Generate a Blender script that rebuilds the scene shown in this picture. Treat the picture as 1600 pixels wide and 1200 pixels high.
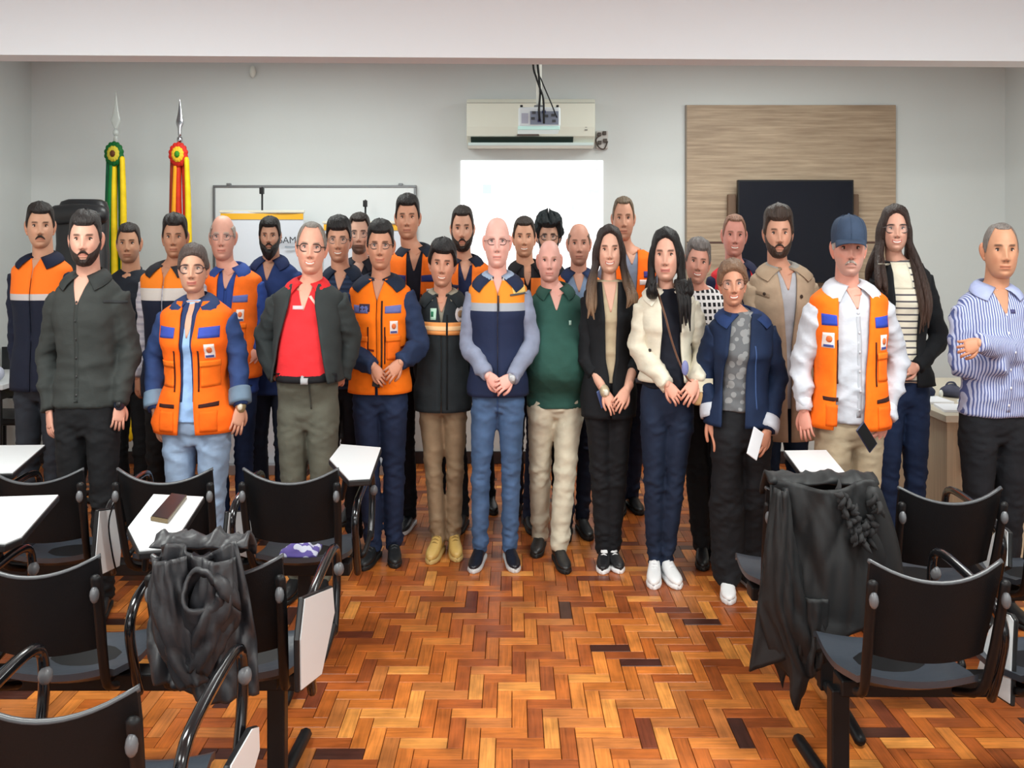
import bpy, math, random
import numpy as np
from mathutils import Vector, Matrix
from mathutils.bvhtree import BVHTree
random.seed(7); RNG = np.random.RandomState(5)
for o in list(bpy.data.objects): bpy.data.objects.remove(o)
SC = bpy.context.scene; COL = SC.collection
# ---------- camera ----------
F = 1590.0; HC = 1.64; HZ = 374.0; W = 0.75      # focal length in px, eye height, horizon row, room-wide width factor of the built things
cam_d = bpy.data.cameras.new('camera'); cam = bpy.data.objects.new('camera', cam_d); COL.objects.link(cam)
cam.location = (0, 0, HC); cam.rotation_euler = (math.pi/2, 0, 0)
cam_d.sensor_width = 36; cam_d.lens = 36*F/1600; cam_d.shift_y = -226/1600.0; cam_d.clip_start = .05
SC.camera = cam
SC.view_settings.view_transform = 'Standard'; SC.view_settings.look = 'None'
SC.view_settings.exposure = 0.0; SC.view_settings.gamma = 1; SC.view_settings.use_curve_mapping = False
# ---------- world and lamps ----------
wd = bpy.data.worlds.new('world'); SC.world = wd; wd.use_nodes = True
wd.node_tree.nodes['Background'].inputs[0].default_value = (.9, .95, 1, 1)
wd.node_tree.nodes['Background'].inputs[1].default_value = .5
def area(name, loc, sx, sy, power, rot=(0,0,0), col=(.95,1,.955)):
    l = bpy.data.lights.new(name, 'AREA'); l.shape = 'RECTANGLE'; l.size = sx; l.size_y = sy; l.energy = power; l.color = col
    o = bpy.data.objects.new(name, l); o.location = loc; o.rotation_euler = rot; COL.objects.link(o); return o
LAMPS = [(-1.7, 2.7, 84), (1.7, 2.7, 84), (-1.7, .4, 70), (1.7, .4, 70), (-1.5, 6.0, 34), (1.5, 6.0, 34)]
for i, (x, y, p) in enumerate(LAMPS):
    area('ceiling_lamp', (x, y, 2.93), 1.3, .6, p)
area('added_front_fill', (0, -2.1, 1.9), 5.5, 1.5, 80, (math.pi/2, 0, 0), (.93,.98,1))  # added soft fill behind the camera, brightens faces, beam and back wall
# ---------- helpers ----------
def s2l(c): return tuple((v/12.92 if v <= .04045 else ((v+.055)/1.055)**2.4) for v in [x/255. for x in c])
def zy(py, d): return HC-(py-HZ)*d/F
def xr(px, d): return (px-800)*d/(F*W)
def dfl(py): return HC*F/(py-HZ)
MATS = {}
def nodes_of(m):
    nt = m.node_tree; return nt, nt.nodes, nt.links
def mat(key, col=(128,128,128), rough=.7, metal=0, bump=0, bscale=60, bstretch=(1,1,1), spec=.5, emit=None, estr=0, var=0, vscale=8, trans=0, coat=0):
    if key in MATS: return MATS[key]
    m = bpy.data.materials.new(key); m.use_nodes = True; nt, N, L = nodes_of(m); b = N['Principled BSDF']
    c = s2l(col); b.inputs['Base Color'].default_value = (*c, 1); b.inputs['Roughness'].default_value = rough
    b.inputs['Metallic'].default_value = metal; b.inputs['Specular IOR Level'].default_value = spec
    if coat: b.inputs['Coat Weight'].default_value = coat; b.inputs['Coat Roughness'].default_value = .15
    if trans: b.inputs['Alpha'].default_value = 1-trans
    if emit: b.inputs['Emission Color'].default_value = (*s2l(emit), 1); b.inputs['Emission Strength'].default_value = estr
    tc = N.new('ShaderNodeTexCoord'); mp = N.new('ShaderNodeMapping'); L.new(tc.outputs['Object'], mp.inputs[0]); mp.inputs['Scale'].default_value = bstretch
    if var:
        n = N.new('ShaderNodeTexNoise'); n.inputs['Scale'].default_value = vscale; n.inputs['Detail'].default_value = 4; L.new(mp.outputs[0], n.inputs[0])
        mr = N.new('ShaderNodeMapRange'); L.new(n.outputs[0], mr.inputs[0]); mr.inputs[1].default_value = .3; mr.inputs[2].default_value = .7
        mr.inputs[3].default_value = 1-var; mr.inputs[4].default_value = 1+var
        mx = N.new('ShaderNodeVectorMath'); mx.operation = 'SCALE'; mx.inputs[0].default_value = c; L.new(mr.outputs[0], mx.inputs['Scale']); L.new(mx.outputs[0], b.inputs['Base Color'])
    if bump:
        n = N.new('ShaderNodeTexNoise'); n.inputs['Scale'].default_value = bscale; n.inputs['Detail'].default_value = 5; L.new(mp.outputs[0], n.inputs[0])
        bp = N.new('ShaderNodeBump'); bp.inputs['Strength'].default_value = bump; bp.inputs['Distance'].default_value = .01; L.new(n.outputs[0], bp.inputs['Height']); L.new(bp.outputs[0], b.inputs['Normal'])
    MATS[key] = m; return m
def cloth(col, rough=.85, bump=.25):
    return mat('cloth_%d_%d_%d' % tuple(col), col, rough, bump=bump, bscale=22, bstretch=(1,1,1.3), spec=.25, var=.10, vscale=14)
class MB:                                   # collects shapes in natural coordinates
    def __init__(s): s.v = []; s.f = []; s.m = []; s.c = []; s.n = 0
    def add(s, v, f, m=0, c=None):
        v = np.asarray(v, float).reshape(-1, 3); n = s.n; s.v.append(v)
        s.f += [tuple(i+n for i in q) for q in f]; s.m += [m]*len(f) if not hasattr(m, '__len__') else list(m)
        s.c.append(np.tile((1.,1.,1.) if c is None else c, (len(v),1)) if c is None or np.ndim(c) == 1 else np.asarray(c)); s.n += len(v); return s
    def box(s, x0, x1, y0, y1, z0, z1, m=0, bev=0):
        c = [(x,y,z) for x in (x0,x1) for y in (y0,y1) for z in (z0,z1)]
        return s.add(c, [(0,1,3,2),(4,6,7,5),(0,4,5,1),(2,3,7,6),(0,2,6,4),(1,5,7,3)], m)
    def V(s): return np.concatenate(s.v) if s.v else np.zeros((0,3))
    def cols(s): return np.concatenate(s.c)
def setp(o, label=None, cat=None, group=None, kind=None):
    if label: o['label'] = label
    if cat: o['category'] = cat
    if group: o['group'] = group
    if kind: o['kind'] = kind
    return o
def build(name, mb, mats, parent=None, loc=(0,0,0), smooth=True, w=W, rotz=0, color=False, bevel=0, angle=None):
    v = mb.V().copy()
    if rotz:
        c, s = math.cos(rotz), math.sin(rotz); x = v[:,0]*c-v[:,1]*s; y = v[:,0]*s+v[:,1]*c; v[:,0] = x; v[:,1] = y
    v[:,0] *= w
    me = bpy.data.meshes.new(name); me.from_pydata(v.tolist(), [], mb.f)
    if not isinstance(mats, (list, tuple)): mats = [mats]
    for m in mats: me.materials.append(m)
    if len(mats) > 1: me.polygons.foreach_set('material_index', mb.m)
    if smooth: me.polygons.foreach_set('use_smooth', [True]*len(me.polygons))
    if color:
        a = me.color_attributes.new('Col', 'FLOAT_COLOR', 'POINT'); c = np.ones((len(v),4)); c[:,:3] = mb.cols(); a.data.foreach_set('color', c.ravel())
    me.update()
    o = bpy.data.objects.new(name, me); o.location = loc; COL.objects.link(o)
    if parent: o.parent = parent
    if bevel:
        b = o.modifiers.new('b', 'BEVEL'); b.width = bevel; b.segments = 2; b.limit_method = 'ANGLE'; b.angle_limit = .7
    if angle:
        me.set_sharp_from_angle(angle=angle)
    return o
def empty(name, loc, label, cat, group=None):
    o = bpy.data.objects.new(name, None); o.location = loc; o.empty_display_size = .1; COL.objects.link(o); return setp(o, label, cat, group)
def catmull(P, sub):
    P = np.asarray(P, float); n = len(P)
    if n < 3: t = np.linspace(0, 1, sub+1)[:,None]; return P[0]*(1-t)+P[-1]*t
    Q = np.vstack([2*P[0]-P[1], P, 2*P[-1]-P[-2]]); out = []
    for i in range(1, n):
        p0,p1,p2,p3 = Q[i-1],Q[i],Q[i+1],Q[i+2]
        for k in range(sub):
            t = k/sub; out.append(.5*((2*p1)+(-p0+p2)*t+(2*p0-5*p1+4*p2-p3)*t*t+(-p0+3*p1-3*p2+p3)*t**3))
    out.append(P[-1]); return np.array(out)
def loft(mb, rings, m=0, cap=(True, True), closed=True, c=None, flip=False):
    R = np.asarray(rings, float); k, n = R.shape[:2]; f = []
    nn = n if closed else n-1
    for i in range(k-1):
        for j in range(nn):
            a, b = i*n+j, i*n+(j+1) % n; q = (a, b, b+n, a+n); f.append(q[::-1] if flip else q)
    if closed:
        if cap[0]: f.append(tuple(range(n))[::-1] if not flip else tuple(range(n)))
        if cap[1]: f.append(tuple((k-1)*n+j for j in range(n)) if not flip else tuple((k-1)*n+j for j in range(n))[::-1])
    mb.add(R.reshape(-1,3), f, m, c); return mb
def tube(mb, P, R, n=12, sub=4, m=0, ends=True, ref=(1,0,0), c=None):
    """rounded tapering tube through P; R scalars or (ra, rb) with ra along ref"""
    P = np.asarray(P, float); R = np.array([(r, r) if np.isscalar(r) else r for r in R], float)
    D = catmull(np.hstack([P, R]), sub); C = D[:,:3]; rr = np.maximum(D[:,3:], .0005)
    T = np.gradient(C, axis=0); T /= np.linalg.norm(T, axis=1)[:,None]+1e-9
    a = np.array(ref, float); a = a-T[0]*a.dot(T[0])
    if np.linalg.norm(a) < .3: a = np.array((0,0,1.)); a = a-T[0]*a.dot(T[0])
    a /= np.linalg.norm(a); th = np.linspace(0, 2*np.pi, n, endpoint=False); rings = []
    for i in range(len(C)):
        a = a-T[i]*a.dot(T[i]); a /= np.linalg.norm(a); b = np.cross(T[i], a)
        ring = lambda cen, k: cen+np.outer(np.cos(th)*rr[i,0]*k, a)+np.outer(np.sin(th)*rr[i,1]*k, b)
        e = min(rr[i])
        if ends and i == 0: rings += [ring(C[i]-T[i]*e*.85, .4), ring(C[i]-T[i]*e*.5, .8)]
        rings.append(ring(C[i], 1))
        if ends and i == len(C)-1: rings += [ring(C[i]+T[i]*e*.5, .8), ring(C[i]+T[i]*e*.85, .4)]
    return loft(mb, rings, m, c=c)
def ellipsoid(mb, c, r, nu=16, nv=10, m=0, col=None):
    rings = []
    for i in range(nv+1):
        p = -math.pi/2+math.pi*(i+.02)/(nv+.04) ; z = math.sin(p); k = math.cos(p)
        rings.append([(c[0]+r[0]*k*math.cos(t), c[1]+r[1]*k*math.sin(t), c[2]+r[2]*z) for t in np.linspace(0, 2*math.pi, nu, endpoint=False)])
    return loft(mb, rings, m, c=col)
def prism(mb, pts, axis, a, b, m=0):
    """extrude polygon pts (2D) between a and b along axis 'x','y','z'"""
    def P(p, h): return {'x': (h,p[0],p[1]), 'y': (p[0],h,p[1]), 'z': (p[0],p[1],h)}[axis]
    n = len(pts); v = [P(p,a) for p in pts]+[P(p,b) for p in pts]
    return mb.add(v, [tuple(range(n))[::-1], tuple(range(n,2*n))]+[(i,(i+1)%n,(i+1)%n+n,i+n) for i in range(n)], m)
# ---------- the room ----------
WALL = 7.45; XW = 3.565
def wall_mat():
    m = mat('wall_paint', (216,220,219), .8, bump=.05, bscale=40, spec=.2, var=.02, vscale=1.5); return m
wm = wall_mat(); cm = mat('ceiling_paint', (228,234,241), .85, spec=.2)
def struct(name, mb, m, **k): return setp(build(name, mb, m, w=1, smooth=False, **k), kind='structure')
XL, XR_ = -3.52*1.0, 3.61
struct('wall_back', MB().box(XL-.12, XR_+.12, WALL, WALL+.12, 0, 3.0), wm)
struct('wall_left', MB().box(XL-.12, XL, -2.2, WALL, 0, 3.0), wm)
struct('wall_right', MB().box(XR_, XR_+.12, -2.2, WALL, 0, 3.0), wm)
struct('wall_front', MB().box(XL-.12, XR_+.12, -2.32, -2.2, 0, 3.0), wm)
struct('ceiling', MB().box(XL-.12, XR_+.12, -2.32, WALL+.12, 3.0, 3.1), cm)
bmb = MB(); prism(bmb, [(XL,4.87),(XR_,5.12),(XR_,5.30),(XL,5.05)], 'z', 2.53, 3.0)
struct('trim_1', bmb, cm)['label'] = 'white ceiling beam crossing the room'
struct('baseboard_back', MB().box(XL, XR_, WALL-.018, WALL, 0, .09), mat('baseboard', (46,38,38), .45), bevel=.004)
struct('baseboard_left', MB().box(XL, XL+.018, -2.2, WALL-.018, 0, .09), MATS['baseboard'])
struct('baseboard_right', MB().box(XR_-.018, XR_, -2.2, WALL-.018, 0, .09), MATS['baseboard'])
# floor: herringbone blocks
def wood(key, obj):
    m = bpy.data.materials.new(key); m.use_nodes = True; nt, N, L = nodes_of(m); b = N['Principled BSDF']
    g = N.new('ShaderNodeNewGeometry'); mp = N.new('ShaderNodeMapping'); L.new(g.outputs['Position'], mp.inputs[0])
    if obj: ci = N.new('ShaderNodeObjectInfo'); co = ci.outputs['Color']
    else: ci = N.new('ShaderNodeAttribute'); ci.attribute_name = 'Col'; co = ci.outputs['Color']
    mp.inputs['Scale'].default_value = (6, 90, 20) if key.endswith('across') else (110, 5, 20)
    n = N.new('ShaderNodeTexNoise'); n.inputs['Scale'].default_value = 1; n.inputs['Detail'].default_value = 5; n.inputs['Distortion'].default_value = .6; L.new(mp.outputs[0], n.inputs[0])
    n2 = N.new('ShaderNodeTexNoise'); n2.inputs['Scale'].default_value = 9; n2.inputs['Detail'].default_value = 3; L.new(g.outputs['Position'], n2.inputs[0])
    ad = N.new('ShaderNodeMath'); ad.operation = 'ADD'; L.new(n.outputs[0], ad.inputs[0]); L.new(n2.outputs[0], ad.inputs[1])
    mr = N.new('ShaderNodeMapRange'); L.new(ad.outputs[0], mr.inputs[0]); mr.inputs[1].default_value = .65; mr.inputs[2].default_value = 1.35; mr.inputs[3].default_value = .55; mr.inputs[4].default_value = 1.38
    mx = N.new('ShaderNodeVectorMath'); mx.operation = 'SCALE'; L.new(co, mx.inputs[0]); L.new(mr.outputs[0], mx.inputs['Scale']); L.new(mx.outputs[0], b.inputs['Base Color'])
    b.inputs['Roughness'].default_value = .34; b.inputs['Specular IOR Level'].default_value = .4
    bp = N.new('ShaderNodeBump'); bp.inputs['Strength'].default_value = .12; bp.inputs['Distance'].default_value = .004; L.new(n.outputs[0], bp.inputs['Height']); L.new(bp.outputs[0], b.inputs['Normal'])
    return m
WM = {(o, a): wood('parquet_%s_%s' % ('one' if o else 'all', 'across' if a else 'along'), o) for o in (0,1) for a in (0,1)}
PAL = [((188,106,44),3.6),((176,94,38),4.6),((160,82,36),4.0),((200,120,54),2.8),((142,72,34),2.4),((214,140,68),1.0),((112,54,32),.9),((70,38,30),.6),((180,108,54),2.6)]
pw = np.array([p[1] for p in PAL]); pw = pw/pw.sum()
def blockcol():
    c = np.array(s2l(PAL[RNG.choice(len(PAL), p=pw)][0])); return c*(1+RNG.uniform(-.12,.12))
fl = struct('floor', MB().box(XL-.12, XR_+.12, -2.32, WALL+.12, -.06, -.008), mat('floor_bed', (60,36,22), .8))
U = .07; blocks = []
for k in range(-160, 160):
    for m_ in range(-40, 40):
        for hv in (0, 1):
            if hv == 0: x0, y0, lx, ly = k+3*m_, k-3*m_, 3, 1
            else: x0, y0, lx, ly = k+3*m_+3, k-3*m_-2, 1, 3
            x0, y0 = -x0-lx, y0                                       # mirrored herringbone
            X0, X1, Y0, Y1 = x0*U*W, (x0+lx)*U*W, y0*U+3, (y0+ly)*U+3
            if X1 < XL or X0 > XR_ or Y1 < -1.6 or Y0 > WALL: continue
            X0, X1 = max(X0, XL), min(X1, XR_); Y1 = min(Y1, WALL)
            blocks.append((X0, X1, Y0, Y1, hv))
def vis(b):
    y = (b[2]+b[3])/2; x = (b[0]+b[1])/2
    if b[2] < 3.13: return 1e9
    px = 800+x*F/y
    return y if 470 < px < 1230 else 1e9
blocks.sort(key=vis)
rest = MB(); shapes = {}
fmat = []
for i, (x0, x1, y0, y1, hv) in enumerate(blocks):
    c = blockcol(); h = RNG.uniform(-.0006, .0006); g = .0012
    if i < 300:
        if hv not in shapes:
            hx, hy = (.105*W, .035) if hv == 0 else (.035*W, .105)
            mb = MB(); b_ = .0015; hx -= g; hy -= g
            mb.add([(-hx,-hy,-.008),(hx,-hy,-.008),(hx,hy,-.008),(-hx,hy,-.008),(-hx,-hy,-b_),(hx,-hy,-b_),(hx,hy,-b_),(-hx,hy,-b_),(-hx+b_,-hy+b_,0),(hx-b_,-hy+b_,0),(hx-b_,hy-b_,0),(-hx+b_,hy-b_,0)],
                   [(0,1,5,4),(1,2,6,5),(2,3,7,6),(3,0,4,7),(4,5,9,8),(5,6,10,9),(6,7,11,10),(7,4,8,11),(8,9,10,11)])
            o = build('parquet_block', mb, WM[(1, 1 if hv == 0 else 0)], w=1, smooth=False, parent=fl); shapes[hv] = o.data
        else:
            o = bpy.data.objects.new('parquet_block', shapes[hv]); COL.objects.link(o); o.parent = fl
        o.location = ((x0+x1)/2, (y0+y1)/2, h); o.color = (*c, 1)
    else:
        x0 += g; x1 -= g; y0 += g; y1 -= g; z = h
        rest.add([(x0,y0,-.008),(x1,y0,-.008),(x1,y1,-.008),(x0,y1,-.008),(x0,y0,z),(x1,y0,z),(x1,y1,z),(x0,y1,z)], [(4,5,6,7),(0,1,5,4),(1,2,6,5),(2,3,7,6),(3,0,4,7)], 0 if hv == 0 else 1, c=c)
o = build('parquet_blocks', rest, [WM[(0,1)], WM[(0,0)]], w=1, smooth=False, parent=fl, color=True); o['kind'] = 'stuff'

# ---------- things on the back wall ----------
white = mat('white_plastic', (232,234,226), .4); black = mat('black_plastic', (22,22,24), .42, spec=.3); chrome = mat('chrome', (190,190,195), .15, metal=1)
grey = mat('grey_metal', (120,122,124), .4, metal=.6); laminate = mat('white_laminate', (206,209,212), .35, spec=.4)
def bx(name, x0, x1, y0, y1, z0, z1, m, parent=None, bev=.003, loc=(0,0,0), **k): return build(name, MB().box(x0,x1,y0,y1,z0,z1), m, parent, loc, smooth=False, w=1, bevel=bev, **k)
def PX(px, d): return (px-800)*d/F
# split air conditioner
d = 7.24; x0, x1 = PX(729,d), PX(930,d); zt, zb = zy(154,d), zy(229,d)
ac = empty('air_conditioner', ((x0+x1)/2, WALL, zb), 'white split air conditioner mounted high on the wall above the projected image', 'air conditioner')
h = zt-zb; hw = (x1-x0)/2
prof = [(-.0,0),(-.10,0),(-.165,.035),(-.205,.075),(-.215,.14),(-.215,h-.03),(-.19,h),(0,h)]
build('casing', prism(MB(), [(p[0], p[1]) for p in prof][::-1], 'x', -hw, hw), mat('ac_plastic', (226,228,214), .4), ac, smooth=False, w=1, bevel=.008)
build('air_outlet', prism(MB(), [(-.155,.024),(-.213,.070),(-.217,.066),(-.16,.018)], 'x', -hw+.03, hw*.66), mat('outlet_dark', (30,52,46), .5), ac, smooth=False, w=1)
bx('louvre', -hw+.01, hw-.01, -.20, -.165, .010, .030, mat('louvre', (205,222,220), .4), ac)
bx('top_seam', -hw+.003, hw-.003, -.2165, -.214, h-.034, h-.030, mat('seam', (140,142,134), .6), ac, 0)
em = MB(); prism(em, [(math.cos(t)*.08-.02, .075+math.sin(t)*.035) for t in np.linspace(0, math.pi, 14)], 'y', -.221, -.212); build('lower_badge', em, mat('badge_brown', (84,74,68), .5), ac, w=1, smooth=False)
bx('display_light', hw-.075, hw-.055, -.219, -.214, .115, .121, mat('badge_grey', (110,110,105), .5), ac, 0)
bx('display_light', hw-.072, hw-.058, -.219, -.214, .134, .139, mat('badge_pale', (170,172,165), .5), ac, 0)
# wall socket with plugs beside it
d = 7.4; x0, z0 = PX(931,d), zy(232,d)
so = empty('wall_socket', (x0, WALL, z0), 'small socket box with dark plugs and cable beside the air conditioner', 'socket')
bx('box', .005, .09, -.035, 0, 0, .13, mat('socket_grey', (196,192,188), .5), so)
for i, (a, b_) in enumerate([(.012,.09),(.05,.10),(.055,.045),(.015,.03)]):
    bx('plug', a, a+.026, -.06, -.034, b_, b_+.026, mat('plug', (70,58,50), .5), so)
tb = MB(); tube(tb, [(.03,-.05,.10),(.0,-.06,.06),(.02,-.055,.01),(.06,-.05,-.004),(.085,-.05,.05)], [.005]*5, n=6); build('cable', tb, MATS['plug'], so, w=1)
# projector hanging from the ceiling
d = 6.1; xc = PX(843,d); zb, zt = zy(203,d), zy(166,d)
pj = empty('projector', (xc, d, zb), 'white projector hung from the ceiling before the air conditioner, cables showing', 'projector')
pm = mat('projector_shell', (214,222,226), .4); hw = .126
build('body', MB().box(-hw, hw, 0, .24, .018, .138), pm, pj, smooth=False, w=1, bevel=.012)
bx('base_trim', -hw-.004, hw-.004, -.004, .24, 0, .022, mat('projector_trim', (190,232,226), .35), pj)
bx('port_panel', -hw+.07, hw-.012, -.004, .004, .032, .112, mat('port_panel', (120,130,150), .5), pj, 0)
bx('vent', -hw+.018, -hw+.058, -.004, .004, .04, .10, mat('vent_grey', (168,172,190), .5), pj, 0)
for k, (a, z, cc) in enumerate([(-.05,.06,0),(-.012,.045,1),(.03,.075,0),(.07,.08,0),(.075,.045,0),(.015,.10,1),(-.045,.095,0)]):
    bx('port', a, a+.022, -.008, .0, z, z+.016, mat('port_blue', (36,44,96), .5) if cc else mat('port_dark', (50,54,60), .5), pj, 0)
for sx in (-1, 1): bx('mounting_lug', sx*.108-.008, sx*.108+.008, .0, .02, .138, .15, black, pj)
bx('mount_plate', -.03, .03, .08, .16, .138, .16, grey, pj)
tb = MB(); tube(tb, [(0,.12,.16),(0,.12,3.0-zb)], [.017,.017], n=10, sub=1, ends=False); build('ceiling_rod', tb, white, pj, w=1)
CL = 3.0-zb
for pts, r in [([(-.01,-.02,CL),(-.012,-.02,.42),(-.005,-.02,.33),(.003,-.025,.22),(-.004,-.025,.12),(.0,-.015,.055)], .0065),
               ([(-.045,-.02,CL),(-.04,-.02,.40),(-.02,-.025,.31),(.0,-.03,.25),(.022,-.03,.18),(.026,-.02,.04)], .006),
               ([(-.012,.0,CL),(-.014,-.01,.38),(.01,-.01,.30),(.06,-.015,.18),(.103,-.012,.075)], .004)]:
    tb = MB(); tube(tb, pts, [r]*len(pts), n=6); build('cable', tb, black, pj, w=1)
# projected image: glowing sheet standing in for the projector's light on the wall
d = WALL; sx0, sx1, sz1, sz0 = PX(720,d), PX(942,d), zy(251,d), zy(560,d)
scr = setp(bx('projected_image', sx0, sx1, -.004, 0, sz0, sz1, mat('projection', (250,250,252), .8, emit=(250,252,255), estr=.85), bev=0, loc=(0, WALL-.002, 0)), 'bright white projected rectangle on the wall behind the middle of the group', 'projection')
pale = mat('projected_pale', (200,206,210), .8, emit=(214,220,224), estr=.6)
for (a, b_, c_, e_, m) in [(754,768,288,303, mat('projected_green', (190,215,208), .8, emit=(212,232,226), estr=.62)), (920,936,296,303, pale), (893,898,320,328, pale), (931,934,309,314, pale), (931,934,264,267, pale)]:
    bx('projected_mark', PX(a,d), PX(b_,d), -.006, -.004, zy(e_,d), zy(c_,d), m, scr, 0)
# whiteboard
d = 7.40; x0, x1, zt, zb = PX(331,d), PX(650,d), zy(289,d), zy(520,d)
wb = empty('whiteboard', ((x0+x1)/2, WALL, zb), 'wide whiteboard with thin grey metal frame behind the people on the left', 'whiteboard')
hw = (x1-x0)/2; hh = zt-zb; bx('board', -hw+.01, hw-.01, -.022, 0, .01, hh-.01, mat('board_white', (222,226,226), .3), wb)
for a in ((-hw,hw,-.03,0,hh-.018,hh),(-hw,hw,-.03,0,0,.018),(-hw,-hw+.018,-.03,0,.018,hh-.018),(hw-.018,hw,-.03,0,.018,hh-.018)): bx('frame_bar', *a, grey, wb)
bx('hanger_clip', -hw+.10, -hw+.13, -.034, -.0, hh-.004, hh+.014, grey, wb); bx('hanger_clip', hw-.13, hw-.10, -.034, 0, hh-.004, hh+.014, grey, wb)
# roll-up banners
def banner(x0, x1, ztop, px_pole, ypole, d, label, text):
    X0, X1 = PX(x0,d), PX(x1,d); zt = zy(ztop,d); xc = (X0+X1)/2; hw = (X1-X0)/2
    b = empty('rollup_banner', (xc, d, 0), label, 'banner', 'roll-up banners before the whiteboard')
    sag = MB(); n = 14
    pts = [(-hw+2*hw*i/n) for i in range(n+1)]
    def sheet(name, za, zb, y, m, curve=0, pr=b):
        rings = []
        for z, s in ((za, 0), ((za+zb)/2, .5), (zb, 1)):
            rings.append([(x, y+.012*math.sin(3.1*x/hw), z-curve*s*(1-(x/hw)**2)) for x in pts])
        s_ = MB(); loft(s_, rings, closed=False); R2 = [[(p[0],p[1]+.003,p[2]) for p in r] for r in rings]; loft(s_, R2, closed=False, flip=True)
        return build(name, s_, m, pr, w=1)
    sheet('banner_sheet', .06, zt, 0, mat('banner_white', (216,222,232), .6))
    sheet('yellow_band', zt-.058, zt-.016, -.006, mat('banner_yellow', (240,180,36), .5), 0)
    bx('top_rail', -hw-.008, hw+.008, -.010, .012, zt-.012, zt+.006, mat('rail_pale', (222,218,200), .4), b)
    bx('base', -hw-.02, hw+.02, -.08, .08, 0, .07, mat('rail_grey', (150,150,155), .4, metal=.5), b)
    xp = PX(px_pole,d)-xc; zp = zy(ypole,d)
    tb = MB(); tube(tb, [(xp,.03,.05),(xp,.03,zp)], [.007,.007], n=8, sub=1); build('pole', tb, black, b, w=1)
    bx('pole_clip', xp-.014, xp+.014, .0, .04, zp-.045, zp, black, b)
    if text:
        cu = bpy.data.curves.new('t', 'FONT'); cu.body = text; cu.size = .066; cu.extrude = .001; cu.align_x = 'RIGHT'
        t = bpy.data.objects.new('t', cu); COL.objects.link(t); dg = bpy.context.evaluated_depsgraph_get()
        me = bpy.data.meshes.new_from_object(t.evaluated_get(dg)); bpy.data.objects.remove(t)
        o = bpy.data.objects.new('lettering', me); me.materials.append(mat('ink', (52,54,62), .6)); COL.objects.link(o); o.parent = b
        o.rotation_euler = (math.pi/2,0,0); o.location = (PX(464,d)-xc, -.020, zy(380,d)); 
        bx('text_line', PX(446,d)-xc, PX(462,d)-xc, -.019, -.014, zy(387,d), zy(384.5,d), mat('ink_pale', (150,160,172), .6), b, 0)
banner(345, 474, 330, 408, 293, 7.15, 'white roll-up banner with yellow top band behind the bearded man in navy', 'FSAM')
banner(506, 632, 347, 570, 313, 7.15, 'lower white roll-up banner with yellow top band behind the glasses wearers', None)
# wooden panel and television
d = WALL-.03; x0, x1, zt = PX(1073,d), PX(1400,d), zy(164,d); xc = (x0+x1)/2; hw = (x1-x0)/2; zs_ = zy(379,d)
def panel_mat():
    m = mat('panel_oak', (176,152,128), .55, bump=.1, bscale=1, bstretch=(2,1,60)); nt, N, L = nodes_of(m); b = N['Principled BSDF']
    tc = N.new('ShaderNodeTexCoord'); mp = N.new('ShaderNodeMapping'); mp.inputs['Scale'].default_value = (1.6,1,34); L.new(tc.outputs['Object'], mp.inputs[0])
    n = N.new('ShaderNodeTexNoise'); n.inputs['Scale'].default_value = 1.6; n.inputs['Detail'].default_value = 7; n.inputs['Roughness'].default_value = .6; L.new(mp.outputs[0], n.inputs[0])
    r = N.new('ShaderNodeValToRGB'); r.color_ramp.elements[0].position = .3; r.color_ramp.elements[1].position = .72
    r.color_ramp.elements[0].color = (*s2l((146,124,102)),1); r.color_ramp.elements[1].color = (*s2l((194,172,146)),1); L.new(n.outputs[0], r.inputs[0]); L.new(r.outputs[0], b.inputs['Base Color']); return m
pn = empty('wood_wall_panel', (xc, WALL, 0), 'light brown wood grain wall panel behind the television', 'wall panel')
om = panel_mat()
bx('upper_board', -hw, hw, -.03, 0, zs_+.006, zt, om, pn); bx('lower_board', -hw, hw, -.03, 0, .3, zs_-.006, om, pn)
bx('dark_joint', -hw+.05, hw-.0, -.034, 0, zs_-.006, zs_+.006, mat('joint_dark', (84,56,46), .6), pn, 0)
bx('edge_trim', -hw-.008, -hw, -.032, 0, .3, zt, mat('panel_edge', (130,118,104), .5), pn, 0)
d = 7.3; x0, x1, zt, zb = PX(1153,d), PX(1334,d), zy(281,d), zy(400,d); hw = (x1-x0)/2; hh = zy(281,d)-zy(442,d)
tv = empty('television', ((x0+x1)/2, d, zt-hh), 'switched off flat black television mounted on the wood panel', 'television')
bx('screen', -hw+.012, hw-.012, -.003, .01, .012, hh-.012, mat('tv_glass', (9,14,28), .25, spec=.22), tv, 0)
bx('bezel', -hw, hw, 0, .045, 0, hh, black, tv); bx('wall_bracket', -.16, .16, .045, .112, .1, hh-.15, black, tv)
for sx in (-1, 1): bx('side_speaker', sx*(hw+.028)-.03 , sx*(hw+.028)+.03, .06, .1, hh-.26, hh-.10, mat('speaker_brown', (112,88,70), .7), tv, .006)
# small fitting on the wall under the beam
sf = MB(); ellipsoid(sf, (0,-.03,0), (.022,.03,.045)); setp(build('wall_sensor', sf, white, loc=(PX(395,7.42), WALL, zy(112,7.42)), w=1), 'tiny white sensor on the wall just under the beam', 'sensor')
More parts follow.
